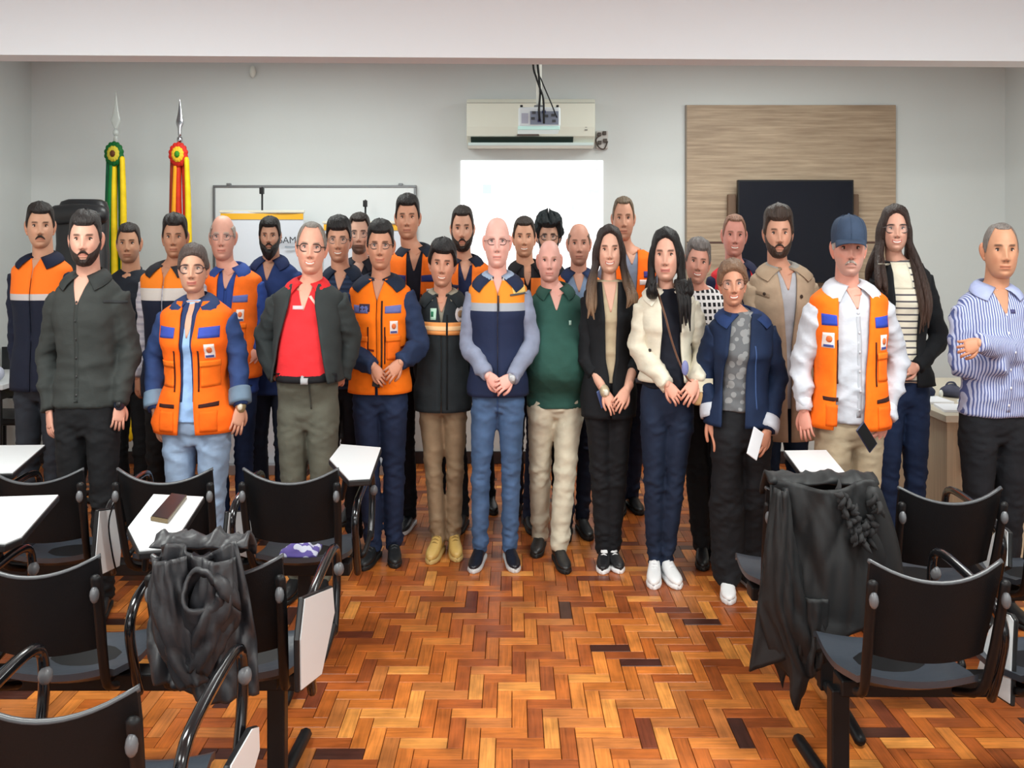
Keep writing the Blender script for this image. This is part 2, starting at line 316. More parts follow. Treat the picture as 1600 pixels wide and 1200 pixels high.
# ---------- flags ----------
def flag(px, d, ytip, yros, cols, label, finial, lean):
    X = PX(px, d); zt = zy(ytip, d); zr = zy(yros, d)
    f = empty('standing_flag', (X, d, 0), label, 'flag', 'furled flags on poles')
    tb = MB(); tube(tb, [(0,0,.05),(0,0,zr+.10)], [.012,.012], n=10, sub=1); build('pole', tb, mat('pole_wood', (120,92,60), .4), f, w=1)
    b = MB(); tube(b, [(0,0,0),(0,0,.02),(0,0,.05)], [.14,.14,.05], n=20, sub=2, ends=False); build('base', b, mat('base_wood', (70,44,30), .4), f, w=1)
    b = MB(); ellipsoid(b, (0,0,zt-.28), (.020,.020,.026)); tube(b, [(0,0,zr+.08),(0,0,zt-.36),(0,0,zt-.33),(0,0,zt-.30)], [.009,.010,.017,.012], n=10, sub=2)
    tube(b, [(0,0,zt-.25),(0,0,zt-.20),(0,0,zt-.16),(0,0,zt-.10),(0,0,zt)], [(.012,.008),(.034,.009) if finial else (.016,.012),(.024,.007) if finial else (.026,.012),(.014,.005),(.002,.002)], n=12, sub=4)
    build('finial', b, mat('clear_acrylic', (206,212,208), .12, spec=.6, trans=.35) if finial else chrome, f, w=1)
    # rosette: three rings of petals
    ro = None
    for r_, c_, y_, k in ((.072, cols[0], -.04, 14), (.046, cols[1], -.052, 12), (.020, cols[2], -.062, 8)):
        b = MB(); nn = 56; rings = []
        for rr_, yy in ((1., .012),(.97, 0),(.55,-.006),(.05,-.008)):
            rings.append([(r_*rr_*(1+.10*abs(math.sin(k*t/2))*(rr_>.5))*math.cos(t)*.85, y_+yy, zr+r_*rr_*(1+.10*abs(math.sin(k*t/2))*(rr_>.5))*math.sin(t)*1.1) for t in np.linspace(0,2*math.pi,nn,endpoint=False)])
        loft(b, rings); q = build('rosette' if ro is None else 'rosette_ring', b, cloth(c_, .6), f if ro is None else ro, w=1); ro = ro or q
    # hanging folds of cloth, alternating colours
    n = len(cols[3])
    for i, c_ in enumerate(cols[3]):
        u0 = (i-(n-1)/2)/n; b = MB(); P = []; R = []
        for t in np.linspace(0, 1, 9):
            z = zr-.03-t*(zr-.30-.03); wd_ = .085+.075*t**.7
            P.append((u0*wd_*1.5+lean*t+.006*math.sin(7*t+i*2), -.012+.02*math.cos(i*2.2)+.008*math.sin(5*t+i), z)); R.append((wd_/n*.92, .022+.02*t))
        tube(b, P, R, n=12, sub=3); build('cloth_fold', b, cloth(c_, .55, .1), f, w=1)
G_, Y_, R_, O_ = (14,112,52), (242,206,30), (206,52,28), (246,172,34)
flag(181, 6.9, 143, 241, ((16,98,44), (208,190,60), (96,52,26), [(8,92,60), G_, Y_, (12,104,46), Y_]), 'furled green and yellow flag with green rosette and clear pointed finial', True, .0)
flag(281, 6.9, 154, 242, ((206,44,34), (246,196,52), (60,140,40), [(150,50,24), (240,160,30), R_, (196,46,26), Y_]), 'furled red and yellow flag with red rosette and steel pointed finial', False, .015)
# ---------- office chair behind the group ----------
d = 6.3; X = PX(126, d); oc = empty('office_chair', (X, d, 0), 'high-backed black leather office chair behind the men at far left', 'chair')
lea = mat('black_leather', (30,31,34), .38, bump=.2, bscale=30)
b = MB(); zt = zy(311, d); hw = .158
rings = []
for z, k, yy in ((.95,.85,.05),(1.1,1,.0),(1.3,1.05,.02),(1.55,1.04,.03),(zt-.28,1.0,.03),(zt-.16,1.02,.03),(zt-.06,.98,.04),(zt-.015,.86,.05),(zt,.6,.06)):
    rings.append([(hw*k*math.copysign(abs(math.cos(t))**.5, math.cos(t)), yy+.055*math.copysign(abs(math.sin(t))**.6, math.sin(t)), z) for t in np.linspace(0,2*math.pi,28,endpoint=False)])
loft(b, rings); build('backrest', b, lea, oc, w=1)
b = MB(); tube(b, [(-hw*.9,-.03,zt-.10),(0,-.045,zt-.09),(hw*.9,-.03,zt-.10)], [(.05,.06)]*3, n=12, sub=5, ref=(0,1,0)); build('head_cushion', b, lea, oc, w=1)
b = MB(); ellipsoid(b, (0,-.22,.92*.6), (.19,.27,.06)); build('seat', b, lea, oc, w=1)
b = MB(); tube(b, [(0,-.2,.08),(0,-.2,.5)], [.03,.03], sub=1); build('gas_column', b, black, oc, w=1)
for k in range(5):
    a = k*2*math.pi/5; b = MB(); tube(b, [(0,-.2,.1),(.25*math.cos(a)*W,-.2+.28*math.sin(a),.06)], [.025,.015], sub=1); lg = build('leg', b, black, oc, w=1)
    b = MB(); ellipsoid(b, (.25*math.cos(a)*W,-.2+.28*math.sin(a),.03), (.02,.03,.03)); build('castor', b, black, lg, w=1)
for sx in (-1,1):
    b = MB(); tube(b, [(sx*.2,.0,.62),(sx*.21,-.05,.8),(sx*.21,-.3,.82),(sx*.2,-.35,.6)], [.018]*4, n=8); build('armrest', b, black, oc, w=1)
# ---------- desk at the right ----------
dm = mat('desk_oak', (188,172,146), .5, bump=.1, bscale=1, bstretch=(60,60,2), var=.14, vscale=1.2)
dk = empty('teacher_desk', (2.50, 5.60, 0), 'light wood desk beyond the man with folded arms, white papers on it', 'desk')
bx('side_panel', -.36, .75, -.62, -.58, 0, .76, dm, dk); bx('back_panel', -.39, -.355, -.66, .55, 0, .76, dm, dk)
build('desktop', prism(MB(), [(-.42,-.72),(.90,-.72),(.90,.62),(-.42,.62)], 'z', .76, .795), mat('desktop', (206,196,176), .4), dk, smooth=False, w=1, bevel=.003)
bx('drawer_front', -.30, .2, -.64, -.62, .5, .72, dm, dk)
zd = .795
for i, (x, y, a) in enumerate([(2.19,5.32,.05),(2.20,5.06,-.15),(2.40,5.20,.1),(2.36,5.0,.3)]):
    c_, s_ = math.cos(a), math.sin(a); pts = [(u*c_-v*s_, u*s_+v*c_) for u, v in ((-.075,-.10),(.075,-.10),(.075,.10),(-.075,.10))]
    setp(build('paper_stack', prism(MB(), pts, 'z', 0, .012), mat('paper', (240,242,248), .7), loc=(x, y, zd), w=1, smooth=False), ['white papers on the desk just before the dark blue pouch','white papers on the near left corner of the desk','white papers on the desk behind the front right sheets','loose sheet on the front edge of the desk, mostly behind the man'][i], 'paper')
for i, (x, y, c_, lb) in enumerate([(2.215,5.47,(28,36,62),'dark blue pouch on the desk, left of the other bag'),(2.36,5.47,(72,74,92),'grey purple soft bag on the desk beside the striped shirt')]):
    b = MB(); ellipsoid(b, (0,0,.03), (.055,.07,.036)); V = b.V(); V[:,2] += .008*np.sin(V[:,0]*60)*np.sin(V[:,1]*40); V[:,2] = np.maximum(V[:,2], 0); b.v = [V]
    o = setp(build('soft_bag', b, cloth(c_, .6), loc=(x, y, zd), w=1), lb, 'bag')
    b = MB(); tube(b, [(-.03,0,.055),(-.015,0,.075),(.015,0,.075),(.03,0,.055)], [.005]*4, n=6); build('handle', b, cloth(c_, .6), o, w=1)
b = MB(); ellipsoid(b, (0,0,.022), (.011,.011,.022)); setp(build('white_bottle', b, white, loc=(2.285,5.42,zd), w=1), 'small white bottle between the two bags on the desk', 'bottle')
# ---------- table and chairs at the far left ----------
lt = empty('side_table', (-3.205, 6.15, 0), 'white table with dark frame at the far left edge', 'table')
bx('tabletop', -.3, .30, -.35, .35, .78, .81, laminate, lt)
bx('apron', -.28, .28, -.33, .33, .72, .78, black, lt)
for sx in (-.27,.25):
    for sy in (-.32,.30): bx('leg', sx, sx+.025, sy, sy+.025, 0, .72, black, lt)
b = MB(); ellipsoid(b, (0,0,.045), (.06,.05,.05)); setp(build('plastic_bundle', b, mat('pale_bag', (176,180,196), .35), loc=(-3.03, 5.95, .81), w=1), 'pale crumpled plastic bundle on the far left table', 'bag')
b = MB(); tube(b, [(0.03*math.cos(t),0,.035+.03*math.sin(t)) for t in np.linspace(0,2*math.pi,12)], [.005]*12, n=6, sub=2); setp(build('tape_roll', b, white, loc=(-3.14, 5.88, .81), w=1), 'small white ring beside the plastic bundle on the left table', 'ring')
def back_chair(x, y, label, zt):
    c = empty('black_chair', (x, y, 0), label, 'chair', 'dark chairs by the left wall')
    b = MB(); rings = []
    for z, k in ((.55,.85),(.7,1),(.9,1),(zt-.04,.85),(zt,.5)): rings.append([(.17*k*math.cos(t), .03*math.sin(t)-.0, z) for t in np.linspace(0,2*math.pi,20,endpoint=False)])
    loft(b, rings); build('backrest', b, lea, c, w=1); bx('seat', -.17, .17, -.4, 0, .43, .48, lea, c, .015)
    for sx in (-.15,.13):
        for sy in (-.38,-.03): bx('leg', sx, sx+.02, sy, sy+.02, 0, .43, black, c)
back_chair(-3.34, 7.0, 'black rounded chair back behind the far left table', zy(546, 7.0)); back_chair(-2.97, 5.2, 'dark chair under the far left table edge', .62)
# ---------- lecture seating: seats on shared beams ----------
seatm = mat('seat_plastic', (50,55,63), .32, bump=.06, bscale=50); backm = mat('back_plastic', (14,16,19), .6, bump=.12, bscale=260, spec=.18)
tubem = mat('arm_tube', (26,26,30), .14, metal=.6, coat=.6); rim = mat('rim_plastic', (60,62,66), .35); knobm = mat('knob', (92,94,98), .35)
frame = mat('frame_black', (16,16,18), .45, spec=.25)
def seat_unit(row, x, arm=1, leftarm=False):
    n = 22; rows = []                                            # backrest, curved panel
    def bp(u, s, side):
        zt = .778+.046*abs(u)**2.0; zb = .565-.01*(1-u*u)
        z = zb+(zt-zb)*s; wd_ = .205+.022*s; yy = -.03-(z-.56)*.30+.05*u*u
        cx = u*wd_
        if s > .93: cx *= 1-.015
        return (x+cx, yy+side*.014, z)
    mb = MB(); us = np.linspace(-1, 1, n); ss = [0,.04,.25,.5,.75,.95,1]
    front = [[bp(u, s, 0) for u in us] for s in ss]; back = [[bp(u, s, 1) for u in us][::-1] for s in ss]
    loft(mb, [a+b for a, b in zip(front, back)])
    br = build('backrest', mb, backm, row, angle=.9)
    mb = MB(); tube(mb, [(p[0],p[1]+.007,p[2]+.001) for p in front[-1][::3]+[front[-1][-1]]], [.0075]*9 if len(front[-1][::3]) == 8 else [.0075]*(len(front[-1][::3])+1), n=6, sub=2); build('top_rim', mb, rim, br)
    for sx in (-1, 1):
        mb = MB(); tube(mb, [(x+sx*.222,-.075,.775),(x+sx*.220,-.05,.68),(x+sx*.214,-.015,.56),(x+sx*.205,.03,.46),(x+sx*.18,.14,.41)], [(.019,.012),(.019,.012),(.019,.012),(.017,.012),(.016,.012)], n=8, sub=3); up = build('back_upright', mb, frame, row)
        mb = MB(); ellipsoid(mb, (x+sx*.221,-.080,.735), (.016,.014,.022), 10, 6); build('pivot_cap', mb, knobm, up)
    # seat: contoured slab
    mb = MB(); top = []; bot = []
    for s in np.linspace(0, 1, 12):
        y = .03+.47*s; z0 = .475-.03*math.sin(s*3.1)**2-(.05*max(0,s-.8)/.2 if s > .8 else 0)+(.02 if s < .05 else 0); hw = .225-.03*(abs(s-.5)*2)**3
        r = [(x+u*hw, y, z0-.012*(1-u*u)+.008*u*u) for u in np.linspace(-1,1,14)]; top.append(r+[(p[0],p[1],p[2]-.018) for p in r[::-1]])
    loft(mb, top, flip=True); build('seat', mb, seatm, row, angle=1.0)
    mb = MB(); mb.box(x-.15, x+.15, .12, .40, .405, .44); build('seat_bracket', mb, frame, row, smooth=False)
    for sx in ([1] if not leftarm else [1,-1]):
        if not arm: continue
        ax = x+sx*.285
        mb = MB(); tube(mb, [(ax,.10,.41),(ax,.06,.50),(ax,.03,.60),(ax,.06,.655),(ax,.13,.680),(ax,.30,.698),(ax,.42,.700),(ax,.475,.675),(ax,.49,.60),(ax,.475,.52),(ax,.44,.44)], [(.014,.018)]*11, n=10, sub=4, ref=(0,1,0)); a = build('armrest', mb, tubem, row)
        mb = MB(); tube(mb, [(ax-sx*.02,.28,.415),(ax,.28,.43),(ax,.46,.46)], [.012]*3, n=8); build('arm_brace', mb, frame, a)
        mb = MB(); ellipsoid(mb, (ax+sx*.01,.48,.62), (.022,.02,.022), 10, 6); build('arm_joint', mb, knobm, a)
def flat_tablet(row, org, pxs, z=.80):
    """raised writing tablet: a hexagonal board lying level"""
    pts = []
    for px, py in pxs:
        d = (HC-z)*F/(py-HZ); pts.append(((px-800)*d/F/W-org[0], d-org[1]))
    mb = MB(); prism(mb, pts, 'z', z-.004, z+.0); t = build('writing_tablet', mb, laminate, row, smooth=False)
    c = np.mean(pts, axis=0); q = [tuple(c+(np.array(p)-c)*1.035) for p in pts]
    mb = MB(); prism(mb, q, 'z', z-.024, z-.0035); build('edge_band', mb, black, t, smooth=False, bevel=.004)
    mb = MB(); tube(mb, [(c[0]-.02,c[1]-.05,z-.02),(c[0]-.04,c[1]-.03,z-.08),(c[0]-.06,c[1]+.0,.66)], [.016,.015,.013], n=8); build('tablet_stem', mb, frame, t)
def folded_tablet(row, org, pts, x=None):
    """writing tablet folded down beside the arm; corners measured on its own upright plane"""
    P = []
    for p in pts:
        px, py = p[:2]; d = p[2] if len(p) > 2 else x*F*W/(px-800); P.append((xr(px,d)-org[0], d-org[1], zy(py,d)))
    P = np.array(P); c = P.mean(0); n = np.cross(P[1]-P[0], P[2]-P[0]); n = n/np.linalg.norm(n); e = np.array((-org[0],-org[1],HC))-c
    if n.dot(e) < 0: n = -n
    def slab(Q, o0, o1):
        k = len(Q); v = np.vstack([Q+n*o0, Q+n*o1]); mb = MB()
        return mb.add(v, [tuple(range(k)), tuple(range(k,2*k))[::-1]]+[(i,i+k,(i+1)%k+k,(i+1)%k) for i in range(k)])
    t = build('writing_tablet', slab(P, 0, -.004), laminate, row, smooth=False)
    build('edge_band', slab(c+(P-c)*1.05, -.0035, -.022), black, t, smooth=False, bevel=.004)
def seat_row(xs, yb, legs, label, arms=None):
    org = (float(np.mean(xs)), yb); row = empty('seat_row', (org[0]*W, yb, 0), label, 'seating', 'rows of black lecture seats'); X = [x-org[0] for x in xs]
    mb = MB(); mb.box(min(X)-.2, max(X)+.22, .22, .30, .355, .405); build('beam', mb, frame, row, smooth=False, bevel=.006)
    for lx in legs:
        lx -= org[0]; mb = MB().box(lx-.034,lx+.034,.235,.285,.03,.37); lg = build('leg', mb, frame, row, smooth=False, bevel=.005)
        mb = MB(); tube(mb, [(lx,-.10,.022),(lx,.0,.035),(lx,.26,.05),(lx,.5,.035),(lx,.66,.022)], [(.028,.02)]*5, n=8, sub=2); build('foot', mb, frame, lg)
    for i, x in enumerate(X): seat_unit(row, x, 1 if arms is None else arms[i])
    return row, org
# left rows
rA, oA = seat_row([-2.85,-2.25,-1.64,-1.045], 3.66, [-2.5,-1.06], 'black seat row left of the aisle, the one nearest the standing people')
flat_tablet(rA, oA, [(515,717),(533,694),(595,699),(578,747),(545,749)]); flat_tablet(rA, oA, [(-60,740),(-20,696),(70,695),(20,738)])
folded_tablet(rA, oA, [(353,862),(359,801),(386,799),(402,850),(396,874)], -1.36); folded_tablet(rA, oA, [(147,903),(156,799),(180,796),(189,862),(187,884)], -1.95)
rB, oB = seat_row([-2.27,-1.638,-1.01], 2.67, [-2.3,-.90], 'black seat row at left holding the dark jacket on its end seat')
flat_tablet(rB, oB, [(200,824),(240,772),(318,776),(266,856),(218,860)]); flat_tablet(rB, oB, [(-40,848),(0,776),(91,773),(34,838),(8,849)])
folded_tablet(rB, oB, [(471,1078),(470,1000),(477,936),(520,918),(523,957),(503,1053)], -.695)
rC, oC = seat_row([-1.75,-1.128], 1.90, [-1.9], 'black seat row cut by the bottom left corner, nearest the camera')
folded_tablet(rC, oC, [(345,1262),(362,1196),(395,1139),(405,1136),(406,1172),(386,1242)], -.79)
# right rows
rD, oD = seat_row([1.334,1.915,2.495], 3.39, [1.50,2.6], 'black seat row right of the aisle with the black coat over its first seat')
flat_tablet(rD, oD, [(1226,704),(1291,703),(1331,751),(1306,754),(1250,736)]); folded_tablet(rD, oD, [(1567,824,3.55),(1574,831,3.5),(1573,884,3.45),(1538,901,3.7),(1530,860,3.8),(1557,829,3.6)])
rE, oE = seat_row([1.43,2.01], 2.63, [1.235,2.4], 'nearer seat row right of the aisle, its black leg and foot in view')
folded_tablet(rE, oE, [(1564,957,2.86),(1577,961,2.82),(1583,970,2.8),(1577,1099,2.74),(1522,1063,2.98),(1545,985,2.93)])
rF, oF = seat_row([1.56], 1.80, [1.6], 'single seat edge showing at the bottom right corner')
# phone on tablet
z = .80
def on_plane(px, py, z): d = (HC-z)*F/(py-HZ); return ((px-800)*d/F, d)
P4 = [on_plane(*p, z) for p in ((235,814),(268,776),(292,779),(262,819))]; c = np.mean(P4, axis=0)
ph = build('mobile_phone', prism(MB(), [tuple(np.array(p)-c) for p in P4], 'z', 0, .012), mat('phone_case', (108,92,66), .35, metal=.4), loc=(c[0],c[1],z), w=1, smooth=False, bevel=.002)
setp(ph, 'black mobile phone lying on the raised white writing tablet at left', 'phone')
build('screen', prism(MB(), [tuple((np.array(p)-c)*.94) for p in P4], 'z', .012, .0135), mat('phone_glass', (16,16,18), .3, spec=.15), ph, w=1, smooth=False)
# printed packet on a seat
pk = MB(); rings = []
for s in np.linspace(0,1,8): rings.append([(-.09+.18*u, .06+.12*s, .488+.03*math.sin(s*3.14)*math.sin(u*3.14)+.006*math.sin(u*17+s*5)) for u in np.linspace(0,1,10)]+[(-.09+.18*u, .06+.12*s, .476) for u in np.linspace(1,0,10)])
loft(pk, rings, flip=True)
def checker(key, a, b, scale):
    if key in MATS: return MATS[key]
    m = mat(key, a, .8); nt, N, L = nodes_of(m); tc = N.new('ShaderNodeTexCoord'); v = N.new('ShaderNodeTexVoronoi'); v.inputs['Scale'].default_value = scale; L.new(tc.outputs['Object'], v.inputs[0])
    r = N.new('ShaderNodeValToRGB'); r.color_ramp.interpolation = 'CONSTANT'; r.color_ramp.elements[0].color = (*s2l(a),1); r.color_ramp.elements[1].color = (*s2l(b),1); r.color_ramp.elements[1].position = .45
    L.new(v.outputs[0], r.inputs[0]); L.new(r.outputs[0], N['Principled BSDF'].inputs['Base Color']); return m
setp(build('printed_packet', pk, checker('packet', (206,208,226), (98,84,160), 28), loc=(-1.045*W, 3.66, 0)), 'white and purple printed packet on the seat left of the aisle', 'packet')

# ---------- jackets over seats ----------
def drape(fn, nu, nv, name, m, label, loc, thick=.012, parent=None, amp=.006, seed=0, lump=None):
    us = np.linspace(0,1,nu); vs = np.linspace(0,1,nv); P = np.array([[fn(u, v) for u in us] for v in vs])
    du = np.gradient(P, axis=1); dv = np.gradient(P, axis=0); N = np.cross(du, dv); N /= np.linalg.norm(N, axis=2)[:,:,None]+1e-9
    rs = np.random.RandomState(seed); D = np.zeros((nv,nu))
    for k in range(7):
        a, b, p = rs.uniform(3,17), rs.uniform(-4.5,4.5), rs.uniform(0,6); D += (1-np.abs(np.sin(a*us[None,:]+b*vs[:,None]+p+1.1*np.sin(4*vs[:,None]+p))))**1.6
    D = (D-D.mean())*amp; P = P+N*D[:,:,None]; Q = P-N*thick
    mb = MB(); n = nu*nv; f = []
    for i in range(nv-1):
        for j in range(nu-1):
            a = i*nu+j; f.append((a,a+1,a+1+nu,a+nu)); f.append((a+n,a+nu+n,a+1+nu+n,a+1+n))
    for i in range(nv-1): f.append((i*nu,(i+1)*nu,(i+1)*nu+n,i*nu+n)); a = i*nu+nu-1; f.append((a,a+n,a+nu+n,a+nu))
    for j in range(nu-1): f.append((j,j+n,j+1+n,j+1)); a = (nv-1)*nu+j; f.append((a,a+1,a+1+n,a+n))
    mb.add(np.concatenate([P.reshape(-1,3), Q.reshape(-1,3)]), f)
    return build(name, mb, m, parent, loc)
# black coat over first seat right of aisle (origin at the seat back)
coatm = mat('black_nylon', (21,22,24), .6, bump=.12, bscale=26, spec=.35)
cx, cy = 1.334, 3.39
def coat_back(u, v):
    hw = .225+.09*v; x = (u-.5)*2*hw*(1 if v > .02 else .97)-.015*v
    return (x, -.13-.05*v-.03*math.sin(3.14*u)+.02*math.sin(9*u), .86-v*(.44+.16*max(0,1-u*1.6))-.012*math.cos((u-.5)*6)+.0)
co = drape(coat_back, 44, 40, 'hanging_coat', coatm, None, (cx*W, cy, 0), amp=.008, seed=3)
setp(co, 'large black coat with fur collar hung over a seat right of the aisle', 'coat')
def coat_top(u, v):
    x = (u-.5)*2*.235; a = v*2.4; return (x, -.13+.03*(1-math.cos(a))*2.0+v*.03, .855+.03*math.sin(a)-.18*max(0,v-.6))
drape(coat_top, 30, 12, 'shoulder_fold', coatm, None, (0,0,0), parent=co, seed=5)
def c3(u, v):
    xl = np.interp(v, [0,.3,.6,.85,1], [-.215,-.265,-.295,-.235,-.185]); xh = np.interp(v, [0,.3,.6,.85,1], [-.185,-.14,-.08,-.01,-.12])
    return (xl+(xh-xl)*u, -.15-.05*math.sin(3.14*u)-.02*math.sin(3*v)+.05*(u > .9)*0, .85-(.63-.05*math.sin(9*u))*v)
drape(c3, 26, 34, 'sleeve', coatm, None, (0,0,0), parent=co, seed=15, amp=.009)
def c4(u, v): return (-.17+.20*u*(1-.35*v)+.03*v, -.185-.03*math.sin(3.14*u), .52-(.28-.10*u)*v)
drape(c4, 20, 20, 'hem_fold', coatm, None, (0,0,0), parent=co, seed=25, amp=.012)
mb = MB(); tube(mb, [(.20,-.12,.82),(.25,-.12,.66),(.27,-.12,.50),(.26,-.14,.36)], [(.05,.04),(.07,.045),(.075,.05),(.05,.04)], n=16, sub=6); build('sleeve', mb, coatm, co)
mb = MB(); rs = np.random.RandomState(2)
for k in range(70):
    t = rs.uniform(0,1); x = .05+.16*t+rs.uniform(-.02,.02); z = .845-.14*math.sin(t*3.14)+rs.uniform(-.03,.02); p = np.array((x, -.17+rs.uniform(-.03,.02), z))
    d_ = rs.uniform(-1,1,3)*.035; tube(mb, [p, p+d_*.5+np.array((0,-.012,0)), p+d_], [.013,.010,.003], n=5, sub=2)
build('fur_collar', mb, mat('fur', (30,30,32), .9), co)
# dark jacket over the end seat of the middle left row
jm = mat('dark_jacket', (36,36,40), .5, bump=.3, bscale=22, spec=.5)
cx, cy = -1.01, 2.67
def j1(u, v):
    hw = .125+.02*math.sin(v*3); x = -.03+(u-.5)*2*hw+.10*v*(u-.2); z = .875-.33*v-.04*u*v; return (x, -.135-.03*math.sin(3.14*u)-.02*v, z+.015*math.sin(8*u))
jk = drape(j1, 40, 40, 'draped_jacket', jm, None, (cx*W, cy, 0), amp=.014, seed=8)
setp(jk, 'crumpled dark grey jacket thrown over the end seat of the middle left row', 'jacket')
def j2(u, v): a = v*2.6; return (-.03+(u-.5)*2*.16, -.135+.045*(1-math.cos(a))+.02*v, .87+.03*math.sin(a)-.10*max(0,v-.5))
drape(j2, 26, 14, 'top_fold', jm, None, (0,0,0), parent=jk, seed=9, amp=.008)
def j3(u, v): a = .5+v*2.2; return (-.105+(u-.5)*2*(.045+.02*math.sin(3*v))+.09*v*v, -.17-.035*math.sin(3.14*u)-.025*math.sin(a), .865-.30*v)
drape(j3, 18, 30, 'sleeve_fold', jm, None, (0,0,0), parent=jk, seed=21, amp=.010)
def j4(u, v): return (.055+(u-.5)*2*(.05+.02*math.sin(2.6*v))-.07*v*v, -.17-.04*math.sin(3.14*u)-.02*math.sin(3*v), .86-.26*v)
drape(j4, 18, 28, 'sleeve_fold', jm, None, (0,0,0), parent=jk, seed=33, amp=.011)
def j5(u, v): t = 6.28*u; r = .035+.03*v; return (.02+r*1.35*math.cos(t)+.02*v, -.19-.05*(1-v)-.01*math.sin(2*t), .80+r*math.sin(t)*1.2-.06*v)
drape(j5, 26, 8, 'hood_fold', jm, None, (0,0,0), parent=jk, seed=41, amp=.006)
# ---------- people ----------
def sm(x, a, b): t = np.clip((np.asarray(x, float)-a)/(b-a), 0, 1); return t*t*(3-2*t)
def skin_mat():
    if 'skin' in MATS: return MATS['skin']
    m = mat('skin', (200,150,120), .52, spec=.35); nt, N, L = nodes_of(m); a = N.new('ShaderNodeAttribute'); a.attribute_name = 'Col'
    b = N['Principled BSDF']; n = N.new('ShaderNodeTexNoise'); n.inputs['Scale'].default_value = 35; tc = N.new('ShaderNodeTexCoord'); L.new(tc.outputs['Object'], n.inputs[0])
    mr = N.new('ShaderNodeMapRange'); L.new(n.outputs[0], mr.inputs[0]); mr.inputs[3].default_value = .92; mr.inputs[4].default_value = 1.08
    mx = N.new('ShaderNodeVectorMath'); mx.operation = 'SCALE'; L.new(a.outputs['Color'], mx.inputs[0]); L.new(mr.outputs[0], mx.inputs['Scale']); L.new(mx.outputs[0], b.inputs['Base Color'])
    b.inputs['Subsurface Weight'].default_value = .0; return m
def hair_mat(col, col2=None, z0=0, z1=1):
    key = 'hair_%s_%s' % (col, col2)
    if key in MATS: return MATS[key]
    m = mat(key, col, .5, bump=.9, bscale=1, bstretch=(170,170,12), spec=.35, var=0 if col2 else .35, vscale=1); nt, N, L = nodes_of(m)
    if col2:
        tc = N.new('ShaderNodeTexCoord'); s = N.new('ShaderNodeSeparateXYZ'); L.new(tc.outputs['Object'], s.inputs[0]); mr = N.new('ShaderNodeMapRange'); L.new(s.outputs[2], mr.inputs[0])
        mr.inputs[1].default_value = z0; mr.inputs[2].default_value = z1; r = N.new('ShaderNodeMix'); r.data_type = 'RGBA'; L.new(mr.outputs[0], r.inputs[0]); r.inputs[6].default_value = (*s2l(col2),1); r.inputs[7].default_value = (*s2l(col),1); L.new(r.outputs[2], N['Principled BSDF'].inputs['Base Color'])
    return m
def zone_mat(key, zones, rough=.8):
    """garment sewn from bands of different cloth: zones = [(z from, colour)] going up"""
    m = mat(key, (128,128,128), rough, bump=.25, bscale=22, spec=.25); nt, N, L = nodes_of(m); tc = N.new('ShaderNodeTexCoord'); s = N.new('ShaderNodeSeparateXYZ'); L.new(tc.outputs['Object'], s.inputs[0])
    mr = N.new('ShaderNodeMapRange'); L.new(s.outputs[2], mr.inputs[0]); mr.inputs[1].default_value = 0; mr.inputs[2].default_value = 2
    r = N.new('ShaderNodeValToRGB'); cr = r.color_ramp; cr.interpolation = 'CONSTANT'; L.new(mr.outputs[0], r.inputs[0])
    cr.elements[0].position = 0; cr.elements[0].color = (*s2l(zones[0][1]),1); cr.elements[1].position = zones[1][0]/2; cr.elements[1].color = (*s2l(zones[1][1]),1)
    for z, c in zones[2:]: e = cr.elements.new(z/2); e.color = (*s2l(c),1)
    L.new(r.outputs[0], N['Principled BSDF'].inputs['Base Color']); return m
def stripe_mat(key, a, b, axis, freq, duty=.5, dots=False):
    m = mat(key, a, .8, bump=.2, bscale=22, spec=.25); nt, N, L = nodes_of(m); tc = N.new('ShaderNodeTexCoord'); s = N.new('ShaderNodeSeparateXYZ'); L.new(tc.outputs['Object'], s.inputs[0])
    def tri(i, f):
        k = N.new('ShaderNodeMath'); k.operation = 'MULTIPLY'; L.new(s.outputs[i], k.inputs[0]); k.inputs[1].default_value = f
        fr = N.new('ShaderNodeMath'); fr.operation = 'FRACT'; L.new(k.outputs[0], fr.inputs[0]); g = N.new('ShaderNodeMath'); g.operation = 'LESS_THAN'; L.new(fr.outputs[0], g.inputs[0]); g.inputs[1].default_value = duty; return g
    g = tri(axis, freq)
    if dots:
        g2 = tri(2, freq*.75); q = N.new('ShaderNodeMath'); q.operation = 'MULTIPLY'; L.new(g.outputs[0], q.inputs[0]); L.new(g2.outputs[0], q.inputs[1]); g = q
    r = N.new('ShaderNodeMix'); r.data_type = 'RGBA'; L.new(g.outputs[0], r.inputs[0]); r.inputs[6].default_value = (*s2l(a),1); r.inputs[7].default_value = (*s2l(b),1); L.new(r.outputs[2], N['Principled BSDF'].inputs['Base Color']); return m
def remesh(mb, vox, it=3):
    me = bpy.data.meshes.new('tmp'); me.from_pydata(mb.V().tolist(), [], mb.f); o = bpy.data.objects.new('tmp', me); COL.objects.link(o)
    r = o.modifiers.new('r', 'REMESH'); r.mode = 'VOXEL'; r.voxel_size = vox; s = o.modifiers.new('s', 'SMOOTH'); s.factor = .5; s.iterations = it
    dg = bpy.context.evaluated_depsgraph_get(); ev = o.evaluated_get(dg).to_mesh(); n = len(ev.vertices)
    V = np.empty(n*3); ev.vertices.foreach_get('co', V); N = np.empty(n*3); ev.vertex_normals.foreach_get('vector', N); f = [tuple(p.vertices) for p in ev.polygons]
    bpy.data.objects.remove(o); bpy.data.meshes.remove(me); return V.reshape(-1,3), f, N.reshape(-1,3)
